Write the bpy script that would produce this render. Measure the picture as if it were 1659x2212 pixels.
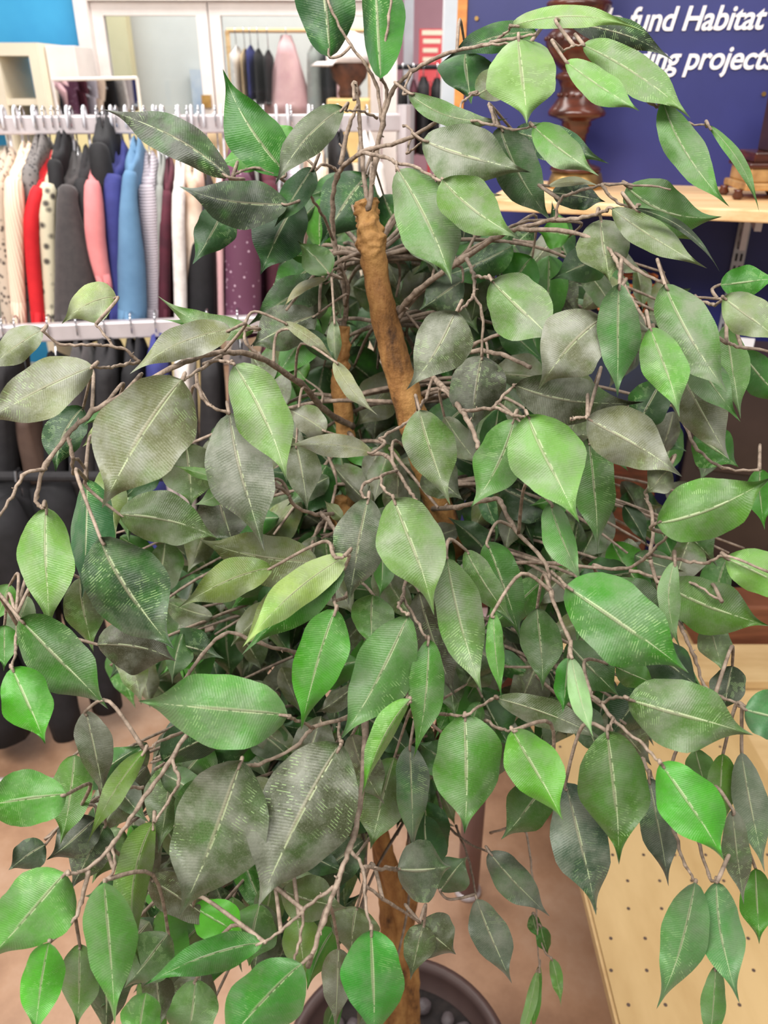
import bpy, bmesh, math, random
from mathutils import Vector, noise
from math import sin, cos, pi, radians, sqrt

# ------------------------------------------------------------------ camera, world, lights
for o in list(bpy.data.objects): bpy.data.objects.remove(o)
SC = bpy.context.scene
COL = SC.collection
W, H, F = 1659, 2212, 1750.0
TH = radians(28.0); CT, ST = cos(TH), sin(TH)
CAMZ = 1.6
cam_d = bpy.data.cameras.new('camera'); cam = bpy.data.objects.new('camera', cam_d); COL.objects.link(cam)
cam.location = (0, 0, CAMZ); cam.rotation_euler = (pi/2 - TH, 0, 0)
cam_d.sensor_fit = 'VERTICAL'; cam_d.sensor_height = 36.0; cam_d.lens = 36.0*F/H
cam_d.clip_start = 0.02; cam_d.clip_end = 60
cam_d.dof.use_dof = True; cam_d.dof.focus_distance = 0.56; cam_d.dof.aperture_fstop = 12.0
SC.camera = cam
SC.view_settings.view_transform = 'Standard'; SC.view_settings.look = 'None'
SC.view_settings.gamma = 1; SC.view_settings.exposure = 0.0
world = bpy.data.worlds.new('store_light'); SC.world = world; world.use_nodes = True
world.node_tree.nodes['Background'].inputs[0].default_value = (1.0, 0.97, 0.93, 1)
world.node_tree.nodes['Background'].inputs[1].default_value = 0.38
def area(name, loc, target, sx, sy, power, col=(1, .97, .93)):
    l = bpy.data.lights.new(name, 'AREA'); l.shape = 'RECTANGLE'; l.size = sx; l.size_y = sy; l.energy = power; l.color = col
    o = bpy.data.objects.new(name, l); COL.objects.link(o); o.location = loc
    o.rotation_euler = (Vector(target)-Vector(loc)).to_track_quat('-Z', 'Y').to_euler(); return o
area('ceiling_light_front', (-0.5, -0.7, 3.1), (0, .6, 1.2), 2.4, 0.7, 92)
area('ceiling_light_over_rack', (-1.0, 2.0, 3.2), (-1.0, 2.4, 0), 2.4, 0.5, 46)
area('ceiling_light_far', (0.0, 4.0, 3.2), (0.0, 4.3, 0), 3.0, 0.8, 80)
area('ceiling_light_right', (1.3, 0.7, 3.0), (0.7, 1.2, 0.5), 0.5, 1.6, 16)
area('ceiling_light_next_room', (-0.6, 5.5, 3.2), (-0.6, 6.6, .8), 3.6, .6, 95)
area('rack_front_fill', (-1.4, 0.2, 2.5), (-1.0, 2.1, .9), 1.2, .4, 34)  # added fill lamp that brightens the rack fronts and lower rail

# ------------------------------------------------------------------ helpers
def ray(px, py):
    x, y = (px-W/2)/F, (H/2-py)/F
    return Vector((x, CT + y*ST, -ST + y*CT))          # per unit of depth along the lens axis
CAM = Vector((0, 0, CAMZ))
def P(px, py, d): return CAM + ray(px, py)*d
def PY(px, py, Y): r = ray(px, py); return CAM + r*(Y/r.y)
def PZ(px, py, z): r = ray(px, py); return CAM + r*((z-CAMZ)/r.z)
def hit(px, py, p0, n): r = ray(px, py); return CAM + r*((Vector(p0)-CAM).dot(n)/r.dot(n))
def lin(c): return tuple(((v/255)/12.92 if v/255 <= .04045 else (((v/255)+.055)/1.055)**2.4) for v in c)
def setp(o, label=None, cat=None, group=None, kind=None):
    if label: o['label'] = label
    if cat: o['category'] = cat
    if group: o['group'] = group
    if kind: o['kind'] = kind
    return o
def empty(name, loc, label, cat, group=None):
    o = bpy.data.objects.new(name, None); COL.objects.link(o); o.location = loc
    o.empty_display_size = .02
    return setp(o, label, cat, group)
bpy.context.view_layer.update()
class MB:
    """collects vertices and faces (world coordinates) into ONE mesh object"""
    def __init__(s): s.v = []; s.f = []; s.uv = []; s.col = []
    def add(s, vs, fs, col=None, uvs=None):
        b = len(s.v); s.v += [tuple(p) for p in vs]; s.f += [tuple(i+b for i in f) for f in fs]
        s.col += [col or (1, 1, 1, 1)]*len(vs); s.uv += (uvs or [(0, 0)]*len(vs)); return s
    def box(s, x0, x1, y0, y1, z0, z1, M=None):
        vs = [Vector(p) for p in [(x0,y0,z0),(x1,y0,z0),(x1,y1,z0),(x0,y1,z0),(x0,y0,z1),(x1,y0,z1),(x1,y1,z1),(x0,y1,z1)]]
        if M: vs = [M(p) for p in vs]
        return s.add(vs, [(0,3,2,1),(4,5,6,7),(0,1,5,4),(1,2,6,5),(2,3,7,6),(3,0,4,7)])
    def tube(s, pts, rad, n=8, cap=True, squash=None, jit=0, seed=0):
        pts = [Vector(p) for p in pts]; m = len(pts)
        if not hasattr(rad, '__len__'): rad = [rad]*m
        rng = random.Random(seed); vs = []; fs = []; up = None
        for i, p in enumerate(pts):
            t = (pts[min(i+1, m-1)]-pts[max(i-1, 0)])
            if t.length < 1e-9: t = Vector((0, 0, 1))
            t.normalize()
            if up is None: up = Vector((0, 0, 1)) if abs(t.z) < .9 else Vector((1, 0, 0))
            a = (up - t*up.dot(t))
            if a.length < 1e-6: a = t.orthogonal()
            a.normalize(); up = a; b = t.cross(a)
            for k in range(n):
                th = 2*pi*k/n; r = rad[i]*(1+jit*(rng.random()-.5))
                vs.append(p + a*(cos(th)*r) + b*(sin(th)*r))
        for i in range(m-1):
            for k in range(n): fs.append((i*n+k, i*n+(k+1) % n, (i+1)*n+(k+1) % n, (i+1)*n+k))
        if cap: fs.append(tuple(range(n-1, -1, -1))); fs.append(tuple((m-1)*n+k for k in range(n)))
        return s.add(vs, fs)
    def lathe(s, prof, c, n=40, axis_tilt=None):
        vs = []; fs = []; c = Vector(c); m = len(prof)
        for (r, z) in prof:
            for k in range(n): vs.append(c+Vector((cos(2*pi*k/n)*r, sin(2*pi*k/n)*r, z)))
        for i in range(m-1):
            for k in range(n): fs.append((i*n+k, i*n+(k+1) % n, (i+1)*n+(k+1) % n, (i+1)*n+k))
        fs.append(tuple(range(n-1, -1, -1))); fs.append(tuple((m-1)*n+k for k in range(n)))
        return s.add(vs, fs)
    def build(s, name, mat, parent=None, smooth=False, bevel=0, **kw):
        o_loc = Vector((0, 0, 0))
        root = parent
        if parent is not None:
            off = Vector((0, 0, 0)); p = parent
            while p is not None: off = off + p.location; p = p.parent
        else:
            xs = list(zip(*s.v)); off = Vector(((min(xs[0])+max(xs[0]))/2, (min(xs[1])+max(xs[1]))/2, min(xs[2])))
            o_loc = off
        me = bpy.data.meshes.new(name); me.from_pydata([Vector(v)-off for v in s.v], [], s.f)
        if any(c != (1, 1, 1, 1) for c in s.col):
            ca = me.color_attributes.new('col', 'FLOAT_COLOR', 'POINT')
            ca.data.foreach_set('color', [x for c in s.col for x in c])
        if any(u != (0, 0) for u in s.uv):
            ul = me.uv_layers.new(name='UVMap')
            for lp in me.loops: ul.data[lp.index].uv = s.uv[lp.vertex_index]
        if smooth: me.polygons.foreach_set('use_smooth', [True]*len(me.polygons))
        me.materials.append(mat); me.update()
        o = bpy.data.objects.new(name, me); COL.objects.link(o); o.location = o_loc
        if parent is not None: o.parent = parent
        if bevel:
            b = o.modifiers.new('bevel', 'BEVEL'); b.width = bevel; b.segments = 2; b.limit_method = 'ANGLE'
        return setp(o, **kw)
def smooth_path(pts, sub=5):
    """Catmull-Rom through tuples of any length"""
    out = []; n = len(pts)
    for i in range(n-1):
        p0, p1, p2, p3 = pts[max(i-1, 0)], pts[i], pts[i+1], pts[min(i+2, n-1)]
        for k in range(sub):
            t = k/sub
            out.append(tuple(.5*((2*b)+(-a+c)*t+(2*a-5*b+4*c-d)*t*t+(-a+3*b-3*c+d)*t**3) for a, b, c, d in zip(p0, p1, p2, p3)))
    out.append(tuple(pts[-1])); return out

# ------------------------------------------------------------------ materials
def nt(name):
    m = bpy.data.materials.new(name); m.use_nodes = True; t = m.node_tree
    return m, t, t.nodes['Principled BSDF'], t.nodes, t.links
def noise_node(t, scale, detail=3, rough=.6, vec=None):
    n = t.nodes.new('ShaderNodeTexNoise'); n.inputs['Scale'].default_value = scale; n.inputs['Detail'].default_value = detail
    n.inputs['Roughness'].default_value = rough
    if vec: t.links.new(vec, n.inputs['Vector'])
    return n
def ramp(t, src, stops, interp='LINEAR'):
    r = t.nodes.new('ShaderNodeValToRGB'); r.color_ramp.interpolation = interp
    e = r.color_ramp.elements
    while len(e) < len(stops): e.new(.5)
    for i, (p, c) in enumerate(stops):
        e[i].position = p; e[i].color = (*lin(c), 1)
    t.links.new(src, r.inputs[0]); return r
def coord(t, sock='Object', scale=None):
    c = t.nodes.new('ShaderNodeTexCoord')
    if scale:
        m = t.nodes.new('ShaderNodeMapping'); m.inputs['Scale'].default_value = scale; t.links.new(c.outputs[sock], m.inputs['Vector']); return m.outputs[0]
    return c.outputs[sock]
def mat(name, c1, c2=None, scale=20, rough=.6, metal=0, bump=0, stretch=None, lo=.35, hi=.65, detail=3, sheen=0):
    m, t, b, N, L = nt(name)
    b.inputs['Roughness'].default_value = rough; b.inputs['Metallic'].default_value = metal
    if sheen: b.inputs['Sheen Weight'].default_value = sheen
    n = noise_node(t, scale, detail, vec=coord(t, 'Object', stretch))
    c2 = c2 or tuple(v*.93 for v in c1)
    r = ramp(t, n.outputs[0], [(lo, c1), (hi, c2)]); L.new(r.outputs[0], b.inputs['Base Color'])
    if bump:
        bp = N.new('ShaderNodeBump'); bp.inputs['Strength'].default_value = bump; bp.inputs['Distance'].default_value = .003
        L.new(n.outputs[0], bp.inputs['Height']); L.new(bp.outputs[0], b.inputs['Normal'])
    return m
def wave_mat(name, c1, c2, scale, rough=.8, direction='Z', dist=0, bump=.4):
    m, t, b, N, L = nt(name); b.inputs['Roughness'].default_value = rough
    w = N.new('ShaderNodeTexWave'); w.bands_direction = direction; w.inputs['Scale'].default_value = scale
    w.inputs['Distortion'].default_value = dist; w.inputs['Detail'].default_value = 2
    L.new(coord(t), w.inputs['Vector'])
    r = ramp(t, w.outputs['Fac'], [(0.1, c1), (.9, c2)]); L.new(r.outputs[0], b.inputs['Base Color'])
    bp = N.new('ShaderNodeBump'); bp.inputs['Strength'].default_value = bump; bp.inputs['Distance'].default_value = .003
    L.new(w.outputs['Fac'], bp.inputs['Height']); L.new(bp.outputs[0], b.inputs['Normal']); return m
def dot_mat(name, base, dots, scale, r0=.12, r1=.2, rnd=1.0, rough=.7):
    m, t, b, N, L = nt(name); b.inputs['Roughness'].default_value = rough
    v = N.new('ShaderNodeTexVoronoi'); v.inputs['Scale'].default_value = scale; v.inputs['Randomness'].default_value = rnd
    L.new(coord(t), v.inputs['Vector'])
    r = ramp(t, v.outputs['Distance'], [(r0, dots), (r1, base)]); L.new(r.outputs[0], b.inputs['Base Color']); return m

def leaf_material():
    m, t, b, N, L = nt('silk_leaf')
    def math_(op, a, c=None, clamp=False):
        n = N.new('ShaderNodeMath'); n.operation = op; n.use_clamp = clamp
        for i, v in enumerate((a, c)):
            if v is None: continue
            if isinstance(v, (int, float)): n.inputs[i].default_value = v
            else: L.new(v, n.inputs[i])
        return n.outputs[0]
    def mix(f, a, c):
        n = N.new('ShaderNodeMix'); n.data_type = 'RGBA'
        if isinstance(f, (int, float)): n.inputs[0].default_value = f
        else: L.new(f, n.inputs[0])
        for i, v in ((6, a), (7, c)):
            if isinstance(v, tuple): n.inputs[i].default_value = (*v, 1)
            else: L.new(v, n.inputs[i])
        return n.outputs[2]
    at = N.new('ShaderNodeAttribute'); at.attribute_name = 'col'
    tone = N.new('ShaderNodeMix'); tone.data_type = 'RGBA'; tone.blend_type = 'MULTIPLY'; tone.inputs[0].default_value = 1
    L.new(at.outputs['Color'], tone.inputs[6]); tone.inputs[7].default_value = (.66, .67, .39, 1)
    col, dust = tone.outputs[2], at.outputs['Alpha']
    uvn = N.new('ShaderNodeTexCoord'); sp = N.new('ShaderNodeSeparateXYZ'); L.new(uvn.outputs['UV'], sp.inputs[0])
    u = sp.outputs[0]; v = math_('ABSOLUTE', math_('SUBTRACT', sp.outputs[1], .5))
    obj = uvn.outputs['Object']
    # hue drift over the print of the cloth
    big = noise_node(t, 30, 3, .55, obj)
    c1 = mix(math_('MULTIPLY', math_('SUBTRACT', big.outputs[0], .52), math_('SUBTRACT', 2.6, math_('MULTIPLY', dust, 1.6)), True), col, (.05, .24, .012))
    hs = N.new('ShaderNodeHueSaturation'); L.new(col, hs.inputs['Color']); hs.inputs['Value'].default_value = .5; hs.inputs['Saturation'].default_value = 1.25
    c1 = mix(math_('MULTIPLY', math_('SUBTRACT', .5, big.outputs[0]), 2.4, True), c1, hs.outputs[0])
    # dust in soft blotches
    dn = noise_node(t, 46, 5, .6, obj)
    dd = math_('MULTIPLY', math_('MULTIPLY', math_('SUBTRACT', dn.outputs[0], .42), 4.5, True), dust)
    c2 = mix(dd, c1, (.235, .245, .195))
    grain = noise_node(t, 1300, 2, .7, obj)
    c2 = mix(math_('MULTIPLY', math_('MULTIPLY', math_('SUBTRACT', grain.outputs[0], .5), 1.6, True), dust), c2, (.34, .35, .25))
    # sheen glints along the side veins, painted in as short pale dashes
    ph = math_('ADD', math_('MULTIPLY', u, 340), math_('MULTIPLY', v, -50))
    ln = math_('GREATER_THAN', math_('SINE', ph), .72)
    gl = noise_node(t, 260, 1, .5, obj); g2 = noise_node(t, 26, 2, .5, obj)
    gf = math_('MULTIPLY', ln, math_('MULTIPLY', math_('GREATER_THAN', gl.outputs[0], .56), math_('MULTIPLY', math_('SUBTRACT', g2.outputs[0], .50), 6, True)))
    c3 = mix(math_('MULTIPLY', gf, .6), c2, (.42, .62, .26))
    # midrib
    mr = math_('LESS_THAN', v, .011)
    mfade = math_('MULTIPLY', math_('LESS_THAN', u, .86), math_('GREATER_THAN', gl.outputs[0], .42))
    c4 = mix(math_('MULTIPLY', math_('MULTIPLY', mr, mfade), .62), c3, (.52, .60, .34))
    halo = math_('MULTIPLY', math_('SUBTRACT', .05, v), 9, True)
    c4 = mix(math_('MULTIPLY', halo, .28), c4, (.26, .29, .17))
    off_ = math_('ABSOLUTE', math_('SUBTRACT', sp.outputs[1], math_('SUBTRACT', .535, math_('MULTIPLY', u, .03))))
    wire = math_('MULTIPLY', math_('MULTIPLY', math_('SUBTRACT', .026, off_), 55, True), math_('MULTIPLY', math_('SUBTRACT', .66, u), 6, True))
    c4 = mix(math_('MULTIPLY', wire, .45), c4, (.33, .30, .20))
    L.new(c4, b.inputs['Base Color'])
    b.inputs['Roughness'].default_value = .46; b.inputs['Specular IOR Level'].default_value = .45
    b.inputs['Sheen Weight'].default_value = .12; b.inputs['Sheen Roughness'].default_value = .4
    bp = N.new('ShaderNodeBump'); bp.inputs['Strength'].default_value = .5; bp.inputs['Distance'].default_value = .0012
    hgt = math_('ADD', math_('ADD', math_('MULTIPLY', math_('SINE', ph), .05), math_('MULTIPLY', wire, .8)), math_('MULTIPLY', dn.outputs[0], 2.6))
    L.new(hgt, bp.inputs['Height']); L.new(bp.outputs[0], b.inputs['Normal'])
    tr = N.new('ShaderNodeBsdfTranslucent'); L.new(c4, tr.inputs[0])
    mx = N.new('ShaderNodeMixShader'); mx.inputs[0].default_value = .14
    L.new(b.outputs[0], mx.inputs[1]); L.new(tr.outputs[0], mx.inputs[2])
    L.new(mx.outputs[0], t.nodes['Material Output'].inputs[0])
    return m
M_LEAF = leaf_material()
M_TWIG = mat('twig_plastic', (152, 134, 118), (108, 92, 78), 160, .7, bump=.5)
def bark():
    m, t, b, N, L = nt('bark'); b.inputs['Roughness'].default_value = .75
    n = noise_node(t, 30, 6, .7, coord(t, 'Object', (1, 1, .35)))
    r = ramp(t, n.outputs[0], [(.3, (70, 44, 22)), (.42, (140, 96, 50)), (.6, (176, 132, 76)), (.75, (140, 92, 52))])
    L.new(r.outputs[0], b.inputs['Base Color'])
    n2 = noise_node(t, 120, 4, .7, coord(t))
    bp = N.new('ShaderNodeBump'); bp.inputs['Strength'].default_value = .6; bp.inputs['Distance'].default_value = .003
    L.new(n2.outputs[0], bp.inputs['Height']); L.new(bp.outputs[0], b.inputs['Normal']); return m
M_BARK = bark()
M_GLASS = None
def glass():
    m, t, b, N, L = nt('window_glass')
    tr = N.new('ShaderNodeBsdfTransparent'); gl = N.new('ShaderNodeBsdfGlossy'); gl.inputs['Roughness'].default_value = .03
    tr.inputs[0].default_value = (.93, .96, .96, 1)
    fr = N.new('ShaderNodeFresnel'); fr.inputs[0].default_value = 1.45
    mx = N.new('ShaderNodeMixShader'); L.new(fr.outputs[0], mx.inputs[0]); L.new(tr.outputs[0], mx.inputs[1]); L.new(gl.outputs[0], mx.inputs[2])
    L.new(mx.outputs[0], t.nodes['Material Output'].inputs[0]); return m
M_GLASS = glass()
M_CHROME = mat('chrome', (225, 225, 228), (205, 205, 210), 30, .18, metal=1)
M_RAIL = mat('grey_rail_metal', (214, 204, 206), (200, 190, 192), 12, .35, metal=.35)
M_NAVY = mat('navy_paint', (36, 40, 106), (31, 35, 97), 6, .45)
M_WHITE = mat('white_paint', (236, 226, 222), (226, 216, 212), 8, .5)
M_TEXT = mat('white_vinyl', (245, 240, 240), (238, 232, 232), 8, .4)
def wood(name, c1, c2, c3, stretch=(1, 14, 14), rough=.5, scale=3):
    m, t, b, N, L = nt(name); b.inputs['Roughness'].default_value = rough
    n = noise_node(t, scale, 6, .65, coord(t, 'Object', stretch))
    r = ramp(t, n.outputs[0], [(.32, c1), (.5, c2), (.68, c3)]); L.new(r.outputs[0], b.inputs['Base Color']); return m
M_SHELF = wood('pine_wood', (206, 160, 108), (228, 188, 138), (238, 204, 158))
M_PLY = wood('plywood', (196, 160, 110), (210, 178, 128), (222, 192, 142), (1.2, 5, 5))
M_DWOOD = mat('dark_turned_wood', (92, 44, 28), (54, 26, 18), 14, .22, stretch=(1, 1, 4))
M_BRASS = mat('brass', (186, 150, 92), (150, 116, 66), 20, .3, metal=.8)

# ------------------------------------------------------------------ setting
floor_m, ft, fb, FN, FL = nt('floor_concrete'); fb.inputs['Roughness'].default_value = .35
fn = noise_node(ft, 3.2, 7, .65, coord(ft)); fr_ = ramp(ft, fn.outputs[0], [(.3, (140, 104, 80)), (.5, (176, 138, 110)), (.72, (198, 166, 142))])
FL.new(fr_.outputs[0], fb.inputs['Base Color'])
MB().box(-3.5, 2.2, -1.5, 9.2, -.08, 0).build('floor', floor_m, kind='structure')
M_BLUE = mat('bright_blue_paint', (62, 164, 214), (56, 156, 208), 4, .6)
M_GREYW = mat('pale_grey_wall', (206, 204, 200), (198, 196, 192), 3, .7)
M_PINK = mat('pink_wall', (226, 176, 192), (220, 170, 186), 3, .7)
M_YEL = mat('pale_yellow_paint', (236, 222, 168), (228, 214, 160), 4, .6)
YB = 5.0
xl = PY(172, 60, YB).x; xr0 = PY(858, 60, YB).x
MB().box(-3.5, xl, YB, YB+.12, 0, 3.3).build('wall_back', M_BLUE, kind='structure')
MB().box(-3.5, 2.2, 9.0, 9.12, 0, 3.3).build('wall_far', M_PINK, kind='structure')
# glazed doors in white frames
def xat(px, Y=YB, py=100): return PY(px, py, Y).x
def frame(mb, x0, x1, z0, z1, t, y0, y1):
    mb.box(x0, x0+t, y0, y1, z0, z1); mb.box(x1-t, x1, y0, y1, z0, z1)
    mb.box(x0+t, x1-t, y0, y1, z1-t, z1); mb.box(x0+t, x1-t, y0, y1, z0, z0+t)
zt = PY(300, 2, YB).z
tr = MB(); tr.box(xl, xl+.07, YB-.05, YB+.14, 0, 3.3); tr.box(xl+.07, xr0, YB-.04, YB+.1, zt, 3.3); tr.box(xr0-.08, xr0, YB-.05, YB+.14, 0, zt)
tr.build('trim_1', M_WHITE, kind='structure')
xm = xat(455)
d1 = MB(); frame(d1, xl+.072, xm-.004, 0.01, zt-.005, .06, YB, YB+.05); o1 = d1.build('door_1', M_WHITE, kind='structure')
MB().box(xl+.132, xm-.064, YB+.02, YB+.03, .07, zt-.065).build('pane', M_GLASS, o1)
hb = MB(); hb.box(xm-.07, xm-.02, YB-.03, YB-.001, PY(455, 232, YB).z, PY(455, 205, YB).z); hb.build('latch', M_BRASS, o1)
d2 = MB(); frame(d2, xm+.004, xr0-.085, 0.01, zt-.005, .06, YB, YB+.05); o2 = d2.build('door_2', M_WHITE, kind='structure')
MB().box(xm+.064, xr0-.145, YB+.02, YB+.03, .07, zt-.065).build('pane', M_GLASS, o2)
# next room partition behind the left door, with a cream column
xg0, xg1 = xat(200, 6.6), xat(815, 6.6)
MB().box(xg0-.6, xg1, 6.6, 6.7, 0, 3.3).build('wall_left', M_GREYW, kind='structure')
MB().box(xat(195, 6.4), xat(280, 6.4), 6.38, 6.5, 0, 3.3).build('trim_2', mat('cream_column_paint', (214, 200, 160), (206, 192, 152), 4, .7), kind='structure')
for i, (a, b_) in enumerate(((872, 893), (958, 992))):
    Yp = 7.4 if i == 0 else 3.6
    MB().box(xat(a, Yp), xat(b_, Yp), Yp, Yp+.1, 0, 3.3).build('trim_%d' % (3+i), mat('pillar_paint_%d' % i, (200, 205, 214) if i == 0 else (232, 240, 246), None, 4, .5), kind='structure')

# ------------------------------------------------------------------ things near the back wall
# white cube bookcase
Yk = 4.5
bk = empty('bookcase', (PY(60, 200, Yk).x, Yk+.2, 0), 'cream and white open bookcase standing before the bright blue wall', 'bookcase')
x0, x1 = PY(2, 200, Yk).x, PY(98, 200, Yk).x; ztb = PY(60, 92, Yk).z
M_CREAM = mat('cream_birch', (238, 226, 204), (230, 218, 196), 5, .5)
zs = PY(60, 218, Yk).z; zs2 = PY(60, 330, Yk).z
s = MB(); s.box(x1-.05, x1, Yk, Yk+.38, 0, ztb); s.build('side_panel', M_CREAM, bk)
s = MB(); s.box(x0-.4, x0-.35, Yk, Yk+.38, 0, ztb); s.build('side_panel', M_CREAM, bk)
s = MB(); s.box(x0-.02, x0+.02, Yk, Yk+.38, 0, ztb-.05); s.build('divider', M_CREAM, bk)
s = MB(); s.box(x0-.35, x1-.05, Yk, Yk+.38, ztb-.055, ztb); s.build('top_panel', M_CREAM, bk)
for z in (zs, zs2, zs2-.35, .05):
    s = MB(); s.box(x0+.02, x1-.05, Yk+.01, Yk+.38, z-.02, z+.01); s.build('shelf', M_CREAM, bk)
    s = MB(); s.box(x0-.35, x0-.02, Yk+.01, Yk+.38, z-.02, z+.01); s.build('shelf', M_CREAM, bk)
cb = MB(); cb.box(x1+.005, x1+.15, Yk+.08, Yk+.36, 0, PY(130, 97, Yk).z)
cb.build('storage_cabinet', M_WHITE, bevel=.004, label='plain white tall cabinet side beside the cream bookcase', cat='cabinet')
# mirror leaning in front of the glass door
Ym = 4.0
mr = empty('mirror', (PY(210, 210, Ym).x, Ym, 1.15), 'low wide frameless mirror reflecting clothes, behind the top clothes rail', 'mirror')
A, B = PY(112, 172, Ym), PY(296, 168, Ym+.15); C_, D_ = PY(306, 252, Ym+.158), PY(128, 252, Ym+.008)
q = MB(); th_ = Vector((0, .012, 0)); vs = [A, B, C_, D_]; q.add(vs+[v+th_ for v in vs], [(0,1,2,3),(7,6,5,4),(0,4,5,1),(1,5,6,2),(2,6,7,3),(3,7,4,0)])
q.build('mirror_glass', mat('mirror_silver', (235, 240, 245), None, 2, .02, metal=1), mr)
q = MB()
cs = [v-Vector((0, .004, 0)) for v in vs]
for i in range(4): q.tube([cs[i], cs[(i+1) % 4]], .007, 6)
q.build('mirror_frame', M_WHITE, mr)
st = MB(); st.box(mr.location.x-.3, mr.location.x+.3, Ym-.0, Ym+.3, 0, D_.z-.008)
st.build('display_plinth', M_YEL, label='pale yellow plinth carrying the low wide mirror', cat='plinth')
# framed picture seen through left door
pic = MB(); pa, pb = PY(408, 150, 6.5), PY(446, 245, 6.5); pic.box(pa.x, pb.x+.1, 6.52, 6.57, pb.z-.2, pa.z)
po = pic.build('poster', mat('blue_grey_print', (150, 165, 190), (196, 200, 206), 5, .5), label='blue grey poster on the pale wall seen through the left glass door', cat='poster')
# red notice on pink wall
Yr = 7.2
ra, rb = PY(906, 62, Yr), PY(958, 160, Yr)
rp = MB(); rp.box(ra.x, rb.x, Yr, Yr+.02, rb.z-.05, ra.z)
rp.tube([((ra.x+rb.x)/2, Yr+.012, 0), ((ra.x+rb.x)/2, Yr+.012, rb.z)], .012, 8)
ro = rp.build('notice_sign', mat('red_notice', (206, 66, 74), (214, 84, 90), 6, .5), label='red and cream notice hanging before the pink wall', cat='sign')
rp = MB(); hgt = ra.z-rb.z
rp.box(ra.x+.02, rb.x-.02, Yr-.004, Yr-.001, rb.z+hgt*.86, ra.z-.01); rp.build('header_strip', M_CREAM, ro)
for k in range(3):
    z = ra.z-hgt*(.32+.2*k); rp = MB(); rp.box(ra.x+.03, rb.x-.03-.02*k, Yr-.004, Yr-.001, z, z+.03); rp.build('printed_line', M_CREAM, ro)

# ------------------------------------------------------------------ clothing
YR = 2.15
RP0 = Vector((PY(0, 250, YR).x, YR, 0)); zrt = PY(0, 250, YR).z; LOFF = .26; zrl = PY(0, 702, YR-LOFF).z
RP1 = Vector((PY(835, 250, YR*1.065).x, YR*1.065, 0)); RH = zrt-PY(0, 291, YR).z
RD = (RP1-RP0).normalized(); RN = Vector((RD.y, -RD.x, 0))          # RN points towards the camera
def on_rail(px, py, off=0): return hit(px, py, RP0+RN*off, RN)
def hook_mesh(c, zt, rr=.011, bot=.05, n=RN, out=.0, thick=.0019):
    """wire hook that rides over a flat rail 26 mm deep, 70 mm tall; c = point on rail line"""
    pts = [c+n*(.022)+Vector((0, 0, zt-.026)), c+n*.021+Vector((0, 0, zt-.008))]
    for k in range(7):
        a = pi*k/6; pts.append(c+n*(.020*cos(a))+Vector((0, 0, zt+.006+.014*sin(a))))
    pts += [c-n*.022+Vector((0, 0, zt-.045)), c-n*.016+Vector((0, 0, zt-.066)), c+Vector((0, 0, zt-.085)), c+Vector((0, 0, zt-bot))]
    return MB().tube(pts, thick, 6)
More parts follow.
